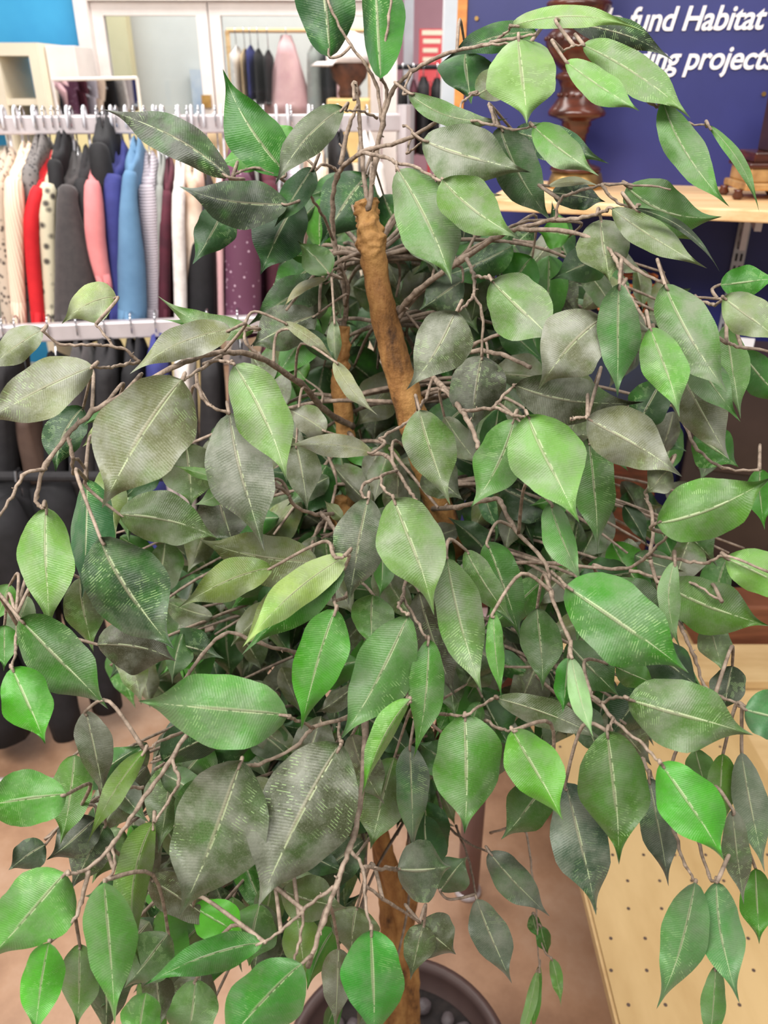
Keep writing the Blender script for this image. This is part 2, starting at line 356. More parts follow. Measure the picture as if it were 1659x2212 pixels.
def garment(name, label, cat, prof, m, zr, ln=0, group=None, depth=.145, hookmat=None, tilt=0, sleeve=True, off=.0, ro=0):
    """prof: list of (px, py, width_px) of the edge facing us, from shoulder to hem, on the plane of the garment's front edge"""
    front = depth+off
    if ro == 0 and prof[-1][1] > 650: prof = prof[:-1]+[(prof[-1][0]+1, prof[-1][1]+34, prof[-1][2])]
    c0 = hit(prof[0][0], prof[0][1], RP0+RN*(front+ro), RN)
    base = c0-RN*front; base.z = 0
    root = empty(name, Vector((base.x, base.y, zr)), label, cat, group)
    hk = hook_mesh(base, zr, bot=max(.11, zr-c0.z-.02)).build('hanger_hook', hookmat or M_CHROME, root, smooth=True)
    prof2 = smooth_path(prof, 4)
    pts = []
    for (px, py, w) in prof2:
        p = hit(px, py, RP0+RN*(front+ro), RN); d = (p-CAM).dot(Vector((0, CT, -ST))); pts.append((p, w*.5*d/F))
    # body: flattened loft from front to back edge with soft folds
    rng = random.Random(hash(label) % 9999 if False else sum(map(ord, label)))
    nS = 28; vs = []; fs = []; ph = rng.random()*6
    top = pts[0][0].z
    rows = []
    slope = .05
    def ring(cx, z, hw, inset, sag):
        row = []
        for k in range(nS):
            a = 2*pi*k/nS
            u, v = cos(a), sin(a)
            uu = math.copysign(abs(u)**.75, u); vv = math.copysign(abs(v)**.6, v)
            dn = front - (1-vv)*.5*(front+depth)*1.0          # v=+1 front edge, -1 back edge
            dn = dn*(1-inset)
            fold = 1+.16*sin(a*5+ph+z*9)
            zz = z + sag*(1-abs(vv)) 
            row.append(cx+RD*(uu*hw*fold)+RN*dn+Vector((0, 0, zz)))
        return row
    first = Vector((pts[0][0].x, pts[0][0].y, 0))-RN*front
    rows.append(ring(first, top+.006, pts[0][1]*.25, .35, slope*1.0))
    for i, (p, hw) in enumerate(pts):
        c = Vector((p.x, p.y, 0))-RN*front
        t = i/(len(pts)-1)
        rows.append(ring(c, p.z-.0, hw*(.62 if i == 0 else 1.0), .06 if i == 0 else 0, slope*max(0, 1-t*3)))
    rows.append(ring(Vector((pts[-1][0].x, pts[-1][0].y, 0))-RN*front, pts[-1][0].z+.004, pts[-1][1]*.5, .1, 0))
    for r in rows: vs += r
    for i in range(len(rows)-1):
        for k in range(nS): fs.append((i*nS+k, i*nS+(k+1) % nS, (i+1)*nS+(k+1) % nS, (i+1)*nS+k))
    fs.append(tuple(range(nS-1, -1, -1))); fs.append(tuple((len(rows)-1)*nS+k for k in range(nS)))
    MB().add(vs, fs).build('body', m, root, smooth=True)
    if sleeve:
        sp = []; sr = []
        n = len(pts)
        for i, (p, hw) in enumerate(pts):
            t = i/(n-1)
            if t > .97: break
            sp.append(p+RN*(.012+.018*min(1, t*3))+Vector((0, 0, -.012))); sr.append(hw*(.80 if i == 0 else 1.02)*(1-.22*t))
        MB().tube(sp, sr, 14, jit=.05, seed=int(ph*100)).build('sleeve', m, root, smooth=True)
        if len(sp) > 3:
            MB().tube([sp[-2], sp[-1], sp[-1]+Vector((0, 0, -.014))], [sr[-2]*1.0, sr[-1]*1.01, sr[-1]*.98], 14).build('cuff', m, root, smooth=True)
    return root
# rack
rack = empty('clothes_rack', RP0.lerp(RP1, .5), 'long grey metal two-tier clothes rack full of hanging garments', 'clothes rack')
def rail_box(zc0, zc1, e0=-.6, e1=.05, o=0):
    m = MB(); p0 = RP0+RD*e0+RN*o; p1 = RP1+RD*e1+RN*o; vs = []
    for p in (p0, p1):
        for dn in (-.013, .013):
            for z in (zc0, zc1): vs.append(p+RN*dn+Vector((0, 0, z)))
    m.add(vs, [(0,1,3,2),(4,6,7,5),(0,4,5,1),(2,3,7,6),(1,5,7,3),(0,2,6,4)]); return m
rail_box(zrt-RH, zrt).build('rail', M_RAIL, rack, bevel=.004)
rail_box(zrl-RH, zrl, o=LOFF).build('rail', M_RAIL, rack, bevel=.004)
for p in (RP0-RD*.6, RP1+RD*.05):
    m = MB(); m.tube([p+Vector((0, 0, zrl-.03)), p+RN*LOFF+Vector((0, 0, zrl-.03))], .012, 8); m.build('bracket', M_RAIL, rack)
    m = MB(); m.tube([p+Vector((0, 0, .03)), p+Vector((0, 0, zrt+.02))], .022, 12); m.build('post', M_RAIL, rack)
    m = MB(); m.tube([p+RN*.35+Vector((0, 0, .025)), p-RN*.35+Vector((0, 0, .025))], .025, 10); m.build('foot', M_RAIL, rack)

CLO = {
 'snake': dot_mat('snake_print', (196, 178, 160), (70, 58, 54), 70, .15, .4),
 'cream': wave_mat('cream_rib_knit', (244, 220, 196), (226, 196, 172), 55, direction='X'),
 'greyfleck': dot_mat('grey_fleck', (120, 114, 112), (60, 56, 58), 90, .2, .4),
 'red': mat('red_jersey', (206, 24, 34), (190, 16, 28), 18, .8),
 'camo': dot_mat('leopard_camo', (205, 196, 170), (72, 66, 60), 42, .18, .42),
 'char': mat('charcoal_wool', (66, 60, 60), (56, 51, 52), 60, .9, sheen=.2),
 'dark': mat('near_black_cloth', (42, 40, 42), (34, 32, 35), 50, .85),
 'coral': mat('coral_pink_cotton', (226, 140, 140), (214, 126, 128), 14, .85),
 'blk': mat('black_cloth', (26, 24, 28), (18, 17, 20), 40, .8),
 'navy': mat('navy_jersey', (56, 60, 128), (46, 50, 112), 18, .85),
 'steel': mat('steel_blue_fleece', (98, 136, 170), (88, 124, 158), 16, .9),
 'lilac': wave_mat('pale_lilac_rib', (214, 204, 212), (180, 170, 180), 48, direction='Z'),
 'maroon': mat('maroon_cloth', (92, 34, 50), (70, 26, 40), 20, .8),
 'white': mat('white_knit', (240, 232, 226), (220, 210, 204), 50, .9, bump=.6),
 'fuzz': mat('fuzzy_cream_brown', (226, 208, 190), (160, 118, 86), 9, .95, bump=.6),
 'plum': dot_mat('plum_droplet_print', (96, 52, 76), (204, 176, 192), 62, .10, .2),
 'pink': mat('blush_pink', (236, 190, 190), (224, 174, 178), 14, .8),
 'brown': mat('brown_leather', (92, 72, 62), (76, 58, 50), 16, .6),
 'tan': mat('tan_cloth', (206, 178, 140), (190, 160, 122), 14, .8),
 'slate': mat('grey_green_cloth', (150, 152, 146), (136, 138, 134), 20, .8),
}
UP = [
 ('blouse', 'grey and cream snake print blouse at the far left of the top rail', 'blouse', [(-6,380,34),(4,470,40),(22,600,46),(34,700,40)], 'snake'),
 ('sweater', 'cream ribbed sweater hanging left of the red top', 'sweater', [(30,372,36),(36,430,44),(38,540,40),(48,680,34)], 'cream'),
 ('fleck_top', 'grey flecked top with its shoulder showing above the red one', 'top', [(66,345,34),(70,420,40),(70,560,36),(72,690,34)], 'greyfleck'),
 ('shirt', 'plain bright red long sleeved shirt on the top rail', 'shirt', [(84,392,28),(72,460,34),(76,560,34),(92,702,36)], 'red'),
 ('cardigan', 'cream and grey leopard pattern cardigan right of the red shirt', 'cardigan', [(106,385,36),(104,450,42),(110,560,38),(112,690,34)], 'camo'),
 ('dark_tshirt', 'black top with shoulder above the leopard cardigan', 'top', [(118,335,30),(126,390,34),(136,520,34),(140,690,34)], 'blk'),
 ('coat', 'wide charcoal coat flaring down to the lower rail', 'coat', [(148,392,40),(150,440,52),(166,560,96),(172,702,122)], 'char'),
 ('dark_jacket', 'near black jacket just left of the coral pink shirt', 'jacket', [(178,375,34),(186,440,42),(196,560,48),(204,700,50)], 'dark'),
 ('polo_shirt', 'coral pink shirt with folded cuff on the top rail', 'shirt', [(200,378,32),(206,440,44),(212,520,46),(234,620,34)], 'coral'),
 ('blazer', 'black blazer hanging higher than its neighbours behind the pink shirt', 'blazer', [(212,302,40),(222,350,50),(236,470,56),(246,690,56)], 'blk'),
 ('navy_sweater', 'navy blue sweater left of the steel blue one', 'sweater', [(246,366,40),(248,440,46),(254,560,42),(256,690,40)], 'navy'),
 ('fleece', 'steel blue fleece with long sleeve on the top rail', 'fleece', [(282,358,30),(280,430,40),(286,560,66),(288,690,76)], 'steel'),
 ('rib_sweater', 'pale lilac ribbed sweater right of the steel blue fleece', 'sweater', [(316,388,34),(322,450,42),(330,560,36),(330,690,34)], 'lilac'),
 ('striped_top', 'white and grey top squeezed beside the lilac sweater', 'top', [(344,388,16),(346,460,20),(344,560,18),(340,690,18)], 'slate'),
 ('maroon_top', 'maroon and black top left of the white knit', 'top', [(360,400,22),(358,470,30),(356,560,30),(352,690,34)], 'maroon'),
 ('knit_jacket', 'white knit jacket with a straight long sleeve', 'jacket', [(386,395,28),(386,470,30),(390,600,32),(392,700,34)], 'white'),
 ('fur_jacket', 'fuzzy cream and brown jacket beside the white knit', 'jacket', [(412,398,40),(420,470,46),(418,560,36),(420,690,34)], 'fuzz'),
 ('black_dress', 'black dress left of the plum droplet dress', 'dress', [(440,430,34),(438,520,60),(436,600,72),(436,700,74)], 'blk'),
 ('pink_blouse', 'narrow blush pink blouse beside the plum dress', 'blouse', [(474,400,18),(474,500,20),(476,600,18),(478,700,18)], 'pink'),
 ('plum_dress', 'plum dress printed with pale droplets', 'dress', [(515,360,50),(520,450,70),(524,560,86),(524,690,92)], 'plum'),
 ('dark_blouse', 'dark blouse right of the plum dress behind the leaves', 'blouse', [(580,380,34),(586,450,40),(590,560,40),(592,690,40)], 'maroon'),
 ('cream_shirt', 'cream shirt on the rail behind the upper leaves', 'shirt', [(690,350,34),(690,430,44),(676,540,34),(668,690,34)], 'cream'),
 ('dark_shirt', 'black shirt just left of the bare trunk top', 'shirt', [(742,330,34),(750,430,40),(756,540,40),(758,690,40)], 'blk'),
 ('white_blouse', 'white blouse hanging behind the bare trunk top', 'blouse', [(812,340,30),(820,430,36),(826,520,36),(828,650,36)], 'white'),
 ('lilac_blouse', 'pale blouse hanging left of the cream shirt behind leaves', 'blouse', [(640,372,30),(642,450,34),(640,560,34),(640,690,34)], 'lilac'),
]
FRONT = {'red': .03, 'coral': .045, 'steel': .04, 'cream': .03, 'char': .02, 'camo': .015, 'white': .02, 'plum': .03, 'navy': .02}
for (n, lb, c, pr, mk) in UP: garment(n, lb, c, pr, CLO[mk], zrt, off=FRONT.get(mk, -.01))
LO = [
 ('hanging_trousers', 'black trousers at the left end of the lower rail', 'trousers', [(-6,800,50),(0,950,56),(4,1100,60),(8,1330,60)], 'dark'),
 ('leather_skirt', 'brown skirt with a cream lining showing on the lower rail', 'skirt', [(46,905,44),(56,960,66),(76,1060,70),(96,1330,66)], 'brown'),
 ('black_skirt', 'black skirt between the brown skirt and the darker trousers', 'skirt', [(104,840,44),(112,960,52),(118,1080,56),(122,1330,56)], 'blk'),
 ('charcoal_trousers', 'charcoal trousers on the lower rail above the curved twig', 'trousers', [(162,810,50),(166,930,56),(168,1080,58),(170,1330,58)], 'char'),
 ('brown_trousers', 'dark brown trousers hanging near the middle of the lower rail', 'trousers', [(222,800,50),(226,930,56),(228,1080,58),(228,1330,58)], 'dark'),
 ('black_trousers', 'black trousers hanging beside a navy garment on the lower rail', 'trousers', [(282,800,46),(284,930,54),(286,1080,56),(286,1330,56)], 'blk'),
 ('navy_skirt', 'dark navy skirt on the lower rail behind the big grey leaf', 'skirt', [(335,790,40),(338,930,50),(342,1080,54),(344,1330,54)], 'navy'),
 ('white_trousers', 'white trousers on the lower rail behind the green leaves', 'trousers', [(396,780,40),(398,900,44),(400,1060,46),(400,1330,46)], 'white'),
 ('dark_skirt', 'dark skirt hanging right of the white trousers', 'skirt', [(452,800,44),(456,930,54),(458,1080,56),(460,1330,56)], 'dark'),
 ('grey_trousers', 'grey trousers on the lower rail behind dense foliage', 'trousers', [(520,800,44),(524,930,54),(526,1080,56),(528,1330,56)], 'char'),
 ('wine_skirt', 'wine red skirt on the lower rail left of the thin trunk', 'skirt', [(590,800,44),(594,930,54),(596,1080,56),(598,1330,56)], 'maroon'),
 ('black_pants', 'black pants on the lower rail behind the thin trunk', 'trousers', [(660,800,44),(664,930,54),(666,1080,56),(668,1330,56)], 'blk'),
 ('blush_skirt', 'blush pink skirt on the lower rail right of the thin trunk', 'skirt', [(776,790,44),(782,930,54),(784,1080,56),(784,1330,56)], 'pink'),
]
for (n, lb, c, pr, mk) in LO: garment(n, lb, c, pr, CLO[mk], zrl, sleeve=False, depth=.12, ro=LOFF)
# empty hangers' hooks riding on the top rail
M_CLEAR = mat('clear_plastic', (235, 235, 240), (215, 215, 222), 30, .1)
HX = [12, 38, 78, 150, 186, 244, 275, 335, 352, 388, 416, 442, 480, 598, 622, 668, 700, 730]
HLAB = ['above the snake print blouse', 'above the cream ribbed sweater', 'above the red shirt', 'above the charcoal coat', 'above the dark jacket', 'left of the mirror reflection, above the navy sweater', 'above the steel blue fleece', 'above the lilac sweater', 'just right of the lilac sweater', 'above the white knit jacket', 'above the fuzzy cream jacket', 'above the black dress', 'above the blush blouse', 'right of the big upright green leaf', 'above the pale blouse behind leaves', 'left of the grey leaf near the trunk', 'above the cream shirt behind leaves', 'nearest the hooked branch tip']
for i, px in enumerate(HX):
    p = on_rail(px, 270); p.z = 0
    rt = empty('clothes_hanger', Vector((p.x, p.y, zrt-.2)), 'empty clear hanger on the top rail, '+HLAB[i], 'hanger', 'empty clear hangers on the top rail')
    hook_mesh(p, zrt, bot=.15, thick=.0032).build('hook', M_CLEAR, rt, smooth=True)
    a = MB(); t_ = p+Vector((0, 0, zrt-.15)); ang = random.Random(i).uniform(-.25, .25); dr = (RN+RD*ang).normalized()
    a.tube([t_+dr*.1+Vector((0, 0, -.045)), t_+dr*.05+Vector((0, 0, -.02)), t_, t_-dr*.05+Vector((0, 0, -.02)), t_-dr*.1+Vector((0, 0, -.045))], .004, 6)
    a.build('shoulder_bar', M_CLEAR, rt, smooth=True)
# tan garments hanging far below the rail (behind), and low rack of long black garments at the left
def far_rack(name, label, Y, x0, x1, z, items, post=True, mrail=None, cap=None):
    r = empty(name, ((x0+x1)/2, Y, 0), label, 'clothes rack')
    mm = mrail or M_CHROME
    MB().tube([(x0, Y, z), (x1, Y, z)], .014, 10).build('rail', mm, r)
    for x in (x0, x1):
        MB().tube([(x, Y, .02), (x, Y, z)], .016, 10).build('post', mm, r)
        MB().tube([(x, Y-.25, .02), (x, Y+.25, .02)], .018, 8).build('foot', mm, r)
    for (nm, lb, ct, x, w, ztop, zbot, mk, fl) in items:
        g = empty(nm, (x, Y, z), lb, ct)
        MB().tube([(x, Y+.018, z-.01), (x, Y+.01, z+.02), (x, Y-.012, z+.018), (x, Y-.016, z-.01), (x, Y, z-.035), (x, Y, ztop)], .003, 6).build('hanger_hook', M_CHROME, g, smooth=True)
        vs = []; fs = []; n = 24; R_ = 9; ph = x*13
        for i in range(R_):
            t = i/(R_-1); zz = ztop+(zbot-ztop)*t; ww = w*.5*((.35 if i == 0 else (.8+.2*t+fl*t)) if fl < .5 else (.22+.95*t)); dp = .03 if i == 0 else .20
            for k in range(n):
                a = 2*pi*k/n; vs.append((x+cos(a)*ww*(1+.12*sin(5*a+ph)), Y+sin(a)*dp*(1+.05*sin(4*a+ph)), zz-(0 if i else -.0)))
        for i in range(R_-1):
            for k in range(n): fs.append((i*n+k, i*n+(k+1) % n, (i+1)*n+(k+1) % n, (i+1)*n+k))
        fs.append(tuple(range(n))); fs.append(tuple((R_-1)*n+k for k in range(n)))
        MB().add(vs, fs).build('body', CLO[mk], g, smooth=True)
    return r
Yf = 6.0
zf = PY(570, 66, Yf).z
def fx(px, Y=Yf, py=150): return PY(px, py, Y).x
def fz(py, Y=Yf): return PY(600, py, Y).z
fi = []
for (nm, lb, ct, px, wpx, y0, y1, mk, fl) in [
  ('far_shirt', 'white shirt at the left end of the rack beyond the glass doors', 'shirt', 514, 22, 100, 240, 'white', .1),
  ('far_blouse', 'beige blouse on the rack beyond the glass doors', 'blouse', 532, 12, 105, 240, 'tan', 0),
  ('far_jacket', 'bright blue jacket on the rack beyond the glass doors', 'jacket', 545, 12, 98, 215, 'navy', .2),
  ('far_dress', 'dark dress right of the bright blue jacket beyond the doors', 'dress', 561, 14, 105, 225, 'dark', .1),
  ('far_cardigan', 'black cardigan left of the long pink dress', 'cardigan', 582, 14, 108, 225, 'blk', 0),
  ('pink_dress', 'long ruffled pink dress hanging on the rack beyond the doors', 'dress', 622, 84, 76, 246, 'pink', .55),
  ('grey_dress', 'long pale grey dress right of the pink dress', 'dress', 681, 34, 98, 244, 'slate', .1),
  ('far_black_dress', 'black dress left of the white cap', 'dress', 712, 26, 100, 230, 'blk', 0),
  ('blush_dress', 'pale pink dress between the black dress and the white cap', 'dress', 733, 12, 104, 230, 'pink', 0)]:
    fi.append((nm, lb, ct, fx(px), wpx/F*Yf, fz(y0), fz(y1), mk, fl))
far_rack('garment_rack', 'wooden garment rack of dresses standing beyond the glass doors', Yf, fx(497), fx(800), zf, fi, mrail=M_SHELF)
Yd = 5.6
di = [('dark_garment', lb, 'garment', fx(px, Yd), w/F*Yd, fz(y0, Yd), fz(y1, Yd), mk, 0) for (lb, px, w, y0, y1, mk) in [
  ('small black garment at the left of the thin black rail', 870, 22, 175, 330, 'blk'),
  ('maroon garment on the thin black rail before the pink wall', 893, 18, 172, 330, 'maroon'),
  ('black fuzzy garment in the middle of the thin black rail', 915, 26, 165, 330, 'dark'),
  ('black garment near the right end of the thin black rail', 945, 26, 168, 330, 'blk')]]
far_rack('black_rack', 'thin black clothes rail with dark garments before the pink wall', Yd, fx(836, Yd), fx(962, Yd), fz(145, Yd), di, mrail=CLO['blk'])
# tan bags / garments on a nearer pale stand under the top rail
Yt = 3.9
ti = [('tan_garment', lb, 'garment', fx(px, Yt, 320), .085, PY(px, 262, Yt).z, PY(px, 420, Yt).z, 'tan', .1) for (lb, px) in [
  ('leftmost of the tan garments seen below the top rail', 362), ('second tan garment from the left below the top rail', 396),
  ('third tan garment from the left below the top rail', 432), ('tan garment nearest the large green leaf below the top rail', 468)]]
far_rack('tan_rack', 'short rack of tan garments seen below the top grey rail', Yt, fx(345, Yt, 320), fx(540, Yt, 320), PY(450, 256, Yt).z, ti)
# white cap on brown stand with tan box
Yc = 4.6
cx = PY(755, 190, Yc)
bx_ = MB(); b0, b1 = PY(708, 212, Yc), PY(800, 256, Yc); bx_.box(b0.x, b1.x, Yc-.1, Yc+.14, b1.z-.2, b0.z); bx_.build('cardboard_box', mat('yellow_tan_card', (226, 194, 132), (212, 178, 118), 8, .8), bevel=.01, label='yellow tan box under the brown display head', cat='box')
pl = MB(); pl.box(b0.x-.05, b1.x+.05, Yc-.15, Yc+.2, 0, b1.z-.201); pl.build('display_table', M_CREAM, label='cream display table under the yellow tan box', cat='table')
hd = MB(); hd.lathe([(.05, 0), (.06, .02), (.05, .05), (.085, .09), (.1, .15), (.095, .2), (.06, .245), (.01, .26)], (cx.x, Yc, b0.z), 24)
hd.build('mannequin_head', mat('brown_head', (112, 70, 52), (60, 40, 34), 12, .7), smooth=True, label='brown display head wearing the white cap', cat='mannequin')
cap = empty('baseball_cap', (cx.x, Yc, b0.z+.15), 'white baseball cap with its peak pointing left', 'cap')
M_CAP = mat('white_cap_cloth', (242, 232, 228), (228, 216, 212), 20, .8)
cp = MB(); cp.lathe([(.112, 0), (.114, .03), (.104, .075), (.075, .115), (.03, .135), (.004, .138)], (cx.x, Yc, b0.z+.155), 28); cp.build('crown', M_CAP, cap, smooth=True)
vs = []; fs = []
for i in range(9):
    a = radians(120+120*i/8)
    for r, dz in ((.108, .0), (.16, .004), (.19, -.012)):
        k = .6+.4*abs(cos(a)) if r > .11 else 1
        vs.append((cx.x+cos(a)*r*k, Yc+sin(a)*r*.9, b0.z+.157+dz))
for i in range(8):
    for j in range(2): fs.append((i*3+j, i*3+j+1, i*3+j+4, i*3+j+3))
pk = MB().add(vs, fs).build('peak', M_CAP, cap, smooth=True); sm = pk.modifiers.new('s', 'SOLIDIFY'); sm.thickness = .005

# low rack at left with long black garments reaching towards the floor
Yn = 1.72
xa, xb = PZ(-60, 1660, .09).x, PZ(235, 1660, .09).x
low = empty('floor_rack', ((xa+xb)/2, Yn, 0), 'low grey metal floor rack with black trousers at the lower left', 'clothes rack')
MB().tube([(-1.5, Yn, .78), (-.5, Yn, .78)], .012, 10).build('rail', CLO['dark'], low)
for x in (-1.5, -.5):
    MB().tube([(x, Yn, .03), (x, Yn, .78)], .014, 10).build('post', M_RAIL, low)
    MB().tube([(x, Yn-.42, .03), (x, Yn+.3, .03)], .02, 8).build('foot', M_RAIL, low)
MB().tube([(-1.5, Yn-.25, .05), (-.5, Yn-.25, .05)], .014, 8).build('base_bar', M_RAIL, low)
def trousers(px, label, w=.17, lean=0, mk='blk', zt=.74, zb=.1):
    x = PY(px, 1500, Yn).x
    g = empty('black_trousers', (x, Yn, .78), label, 'trousers')
    MB().tube([(x, Yn+.016, .775), (x, Yn+.01, .797), (x, Yn-.01, .797), (x, Yn-.016, .775), (x, Yn, .75), (x, Yn, .73)], .003, 6).build('hanger_hook', M_CHROME, g)
    for s_ in (-1, 1):
        pts = []; rr = []
        for i in range(10):
            t = i/9; pts.append((x+lean*t+s_*.045*(1-.2*t)+.006*sin(i*2), Yn-.05+.1*(s_ > 0)-.08*t, zt+(zb-zt)*t)); rr.append(w*.5*(.75 if i == 0 else 1-.35*t))
        MB().tube(pts, rr, 16, jit=.08, seed=px+s_).build('leg', CLO[mk], g, smooth=True)
    return g
trousers(-75, 'leftmost black trousers hanging on the low floor rack', .2)
trousers(52, 'wide black trousers in the middle of the low floor rack', .2, .04)
trousers(150, 'narrow black trousers leaning right on the low floor rack', .12, .08)

# ------------------------------------------------------------------ right side: sign panel, shelf, lamp base, table
N0 = PY(1003, 200, 2.06); N1 = PY(1659, 200, 1.86)
SD = Vector((N1.x-N0.x, N1.y-N0.y, 0)).normalized(); SN = Vector((SD.y, -SD.x, 0))
ang = math.atan2(SD.y, SD.x)
def on_panel(px, py, off=0): return hit(px, py, Vector((N0.x, N0.y, 0))+SN*off, SN)
def pm(p): return Vector((N0.x, N0.y, 0))+SD*p.x-SN*p.y+Vector((0, 0, p.z))     # local x along panel, y away from us
panel = empty('sign_panel', (N0.x+.4, N0.y-.05, 0), 'navy blue sign panel with white slanted lettering and wooden edge', 'sign')
MB().box(0, 1.5, 0, .025, .0, 2.4, pm).build('board', M_NAVY, panel)
MB().box(-.022, -.0005, -.004, .03, .0, 2.4, pm).build('edge_strip', wood('orange_oak', (176, 104, 40), (204, 130, 56), (214, 146, 72)), panel)
for (px, py) in ((1030, 40), (1291, 203), (1650, 203)):
    c = on_panel(px, py, .001); MB().lathe([(.0045, 0), (.003, .003)], (0, 0, 0), 10)
    MB().tube([c, c+SN*.003], .0045, 10).build('screw', M_BRASS, panel)
def text(s_, px0, py0, px1, height_px, parent):
    cu = bpy.data.curves.new('t', 'FONT'); cu.body = s_; cu.shear = .22; cu.offset = .016; cu.extrude = .002; cu.size = 1; cu.space_character = .97
    o = bpy.data.objects.new('t', cu); COL.objects.link(o); bpy.context.view_layer.update()
    me = bpy.data.meshes.new_from_object(o.evaluated_get(bpy.context.evaluated_depsgraph_get()))
    bpy.data.objects.remove(o)
    a = on_panel(px0, py0, .0025); b = on_panel(px1, py0, .0025); wid = (b-a).length
    xs = [v.co.x for v in me.vertices]; k = wid/(max(xs)-min(xs)); x0_ = min(xs)
    hh = (on_panel(px0, py0-height_px, .0025)-a).length/.70
    for v in me.vertices:
        x, y, z = (v.co.x-x0_)*k, v.co.y*hh, v.co.z
        p = a+SD*x+Vector((0, 0, y))+SN*(z)
        v.co = p-parent.location
    me.materials.append(M_TEXT); q_ = bpy.data.objects.new('lettering', me); COL.objects.link(q_); q_.parent = parent
    return q_
text('help fund Habitat', 1250, 69, 1650, 50, panel)
text('building projects', 1294, 150, 1672, 48, panel)
# slotted shelf standards and bracket
def standard(px, z0, z1):
    c = on_panel(px, 500, .0); m = MB(); xx = (c-Vector((N0.x, N0.y, 0))).dot(SD)
    m.box(xx-.013, xx+.013, -.012, -.001, z0, z1, pm); o = m.build('shelf_standard', mat('grey_standard', (180, 180, 186), None, 9, .4, metal=.3), panel)
    z = z0+.02; m = MB()
    while z < z1-.03:
        for dx in (-.005, .005): m.box(xx+dx-.0022, xx+dx+.0022, -.0135, -.0118, z, z+.016, pm)
        z += .026
    m.build('slots', CLO['dark'], o)
standard(1606, .5, 1.36); standard(1000+14, .5, 1.36)
zsh = on_panel(1400, 398).z
xs0 = (on_panel(1120, 400)-Vector((N0.x, N0.y, 0))).dot(SD)
shd = .36
sh = MB(); sh.box(xs0, 1.45, -shd, -.0005, zsh-.022, zsh, pm)
shelf = sh.build('wall_shelf', M_SHELF, bevel=.003, label='pine wall shelf on the navy panel holding turned ornaments', cat='shelf')
xx = (on_panel(1606, 500)-Vector((N0.x, N0.y, 0))).dot(SD)
br = MB(); br.box(xx-.006, xx+.006, -.3, -.014, zsh-.045, zsh-.0225, pm); br.box(xx-.006, xx+.006, -.06, -.014, zsh-.12, zsh-.045, pm)
br.build('shelf_bracket', M_RAIL, shelf)
# turned lamp base
lp = hit(1243, 395, Vector((N0.x, N0.y, 0))+SN*.12, SN); lp.z = zsh
lamp = empty('table_lamp', lp, 'turned reddish brown wooden lamp base on a brass foot', 'lamp')
ppm = F/((lp-CAM).dot(Vector((0, CT, -ST))))
def zy(py):   # height above shelf of a pixel row at the lamp
    return hit(1243, py, lp, Vector((0, 1, 0))).z-zsh
R = lambda w: w/2/ppm
MB().lathe([(R(118), 0), (R(120), .004), (R(116), .012), (R(104), zy(372))], lp, 48).build('foot', M_BRASS, lamp, smooth=True)
prof = [(R(100), zy(371)), (R(108), zy(366)), (R(104), zy(360)), (R(60), zy(352)), (R(46), zy(330)), (R(40), zy(305)), (R(44), zy(290)), (R(54), zy(284)), (R(52), zy(276)),
        (R(62), zy(270)), (R(60), zy(262)), (R(84), zy(256)), (R(116), zy(250)), (R(119), zy(243)), (R(112), zy(236)), (R(100), zy(228)), (R(74), zy(208)), (R(66), zy(190)), (R(78), zy(174)),
        (R(92), zy(168)), (R(84), zy(160)), (R(60), zy(154)), (R(78), zy(146)), (R(106), zy(130)), (R(124), zy(110)), (R(130), zy(92)), (R(124), zy(76)), (R(100), zy(62)), (R(84), zy(54)),
        (R(104), zy(46)), (R(112), zy(30)), (R(124), zy(16)), (R(128), zy(8)), (R(120), zy(2)), (R(80), zy(-6)), (R(60), zy(-20)), (R(90), zy(-60)), (R(40), zy(-110)), (R(30), zy(-130))]
LEAN = .085
def lean(m):
    m.v = [(v[0]-(v[2]-zsh)*LEAN, v[1], v[2]) for v in m.v]; return m
lean(MB().lathe([(r, z) for r, z in prof], lp, 56)).build('turned_stem', M_DWOOD, lamp, smooth=True)
for (py, rw, nb) in ((84, 129, 22), (205, 76, 16)):
    bd = MB()
    for k in range(nb):
        a = 2*pi*k/nb; c = lp+Vector((cos(a)*R(rw), sin(a)*R(rw), zy(py)))
        bd.tube([c+Vector((0, 0, -.004)), c+Vector((0, 0, -.002)), c+Vector((0, 0, .002)), c+Vector((0, 0, .004))], [.001, .0034, .0034, .001], 8)
    bb = lean(bd).build('bead_ring', M_DWOOD, lamp, smooth=True); bb['kind'] = 'stuff'
# mantel ornament at right
op = hit(1632, 408, Vector((N0.x, N0.y, 0))+SN*.17, SN); op.z = zsh
orn = empty('mantel_clock', op, 'dark wooden mantel piece with gold stepped base at the right end of the shelf', 'ornament')
kk = (op-CAM).dot(Vector((0, CT, -ST)))/F
def ob(w, h0, h1, nm, m_, dy=0, dx=0): MB().box(op.x-w*kk/2+dx*kk, op.x+w*kk/2+dx*kk, op.y-w*kk/2+dy, op.y+w*kk/2+dy, zsh+h0*kk, zsh+h1*kk).build(nm, m_, orn, bevel=.003)
M_GOLD = mat('aged_gold', (206, 164, 108), (160, 116, 70), 24, .4, metal=.4)
for s_ in (-1, 1):
    for t_ in (-1, 1):
        ft_ = op+Vector((s_*52*kk, t_*40*kk, 0)); MB().lathe([(.006, 0), (.011, .006), (.007, .014), (.009, .018)], ft_, 16).build('foot', M_DWOOD, orn, smooth=True)
ob(124, 19, 34, 'plinth', M_GOLD, dx=14); ob(108, 34, 62, 'plinth', M_GOLD, dx=14); ob(120, 62, 72, 'plinth', M_DWOOD, dx=14); ob(96, 72, 92, 'plinth', M_DWOOD, dx=14)
ob(56, 92, 230, 'column', mat('dark_mahogany', (62, 40, 36), (46, 30, 28), 12, .35), dx=26)
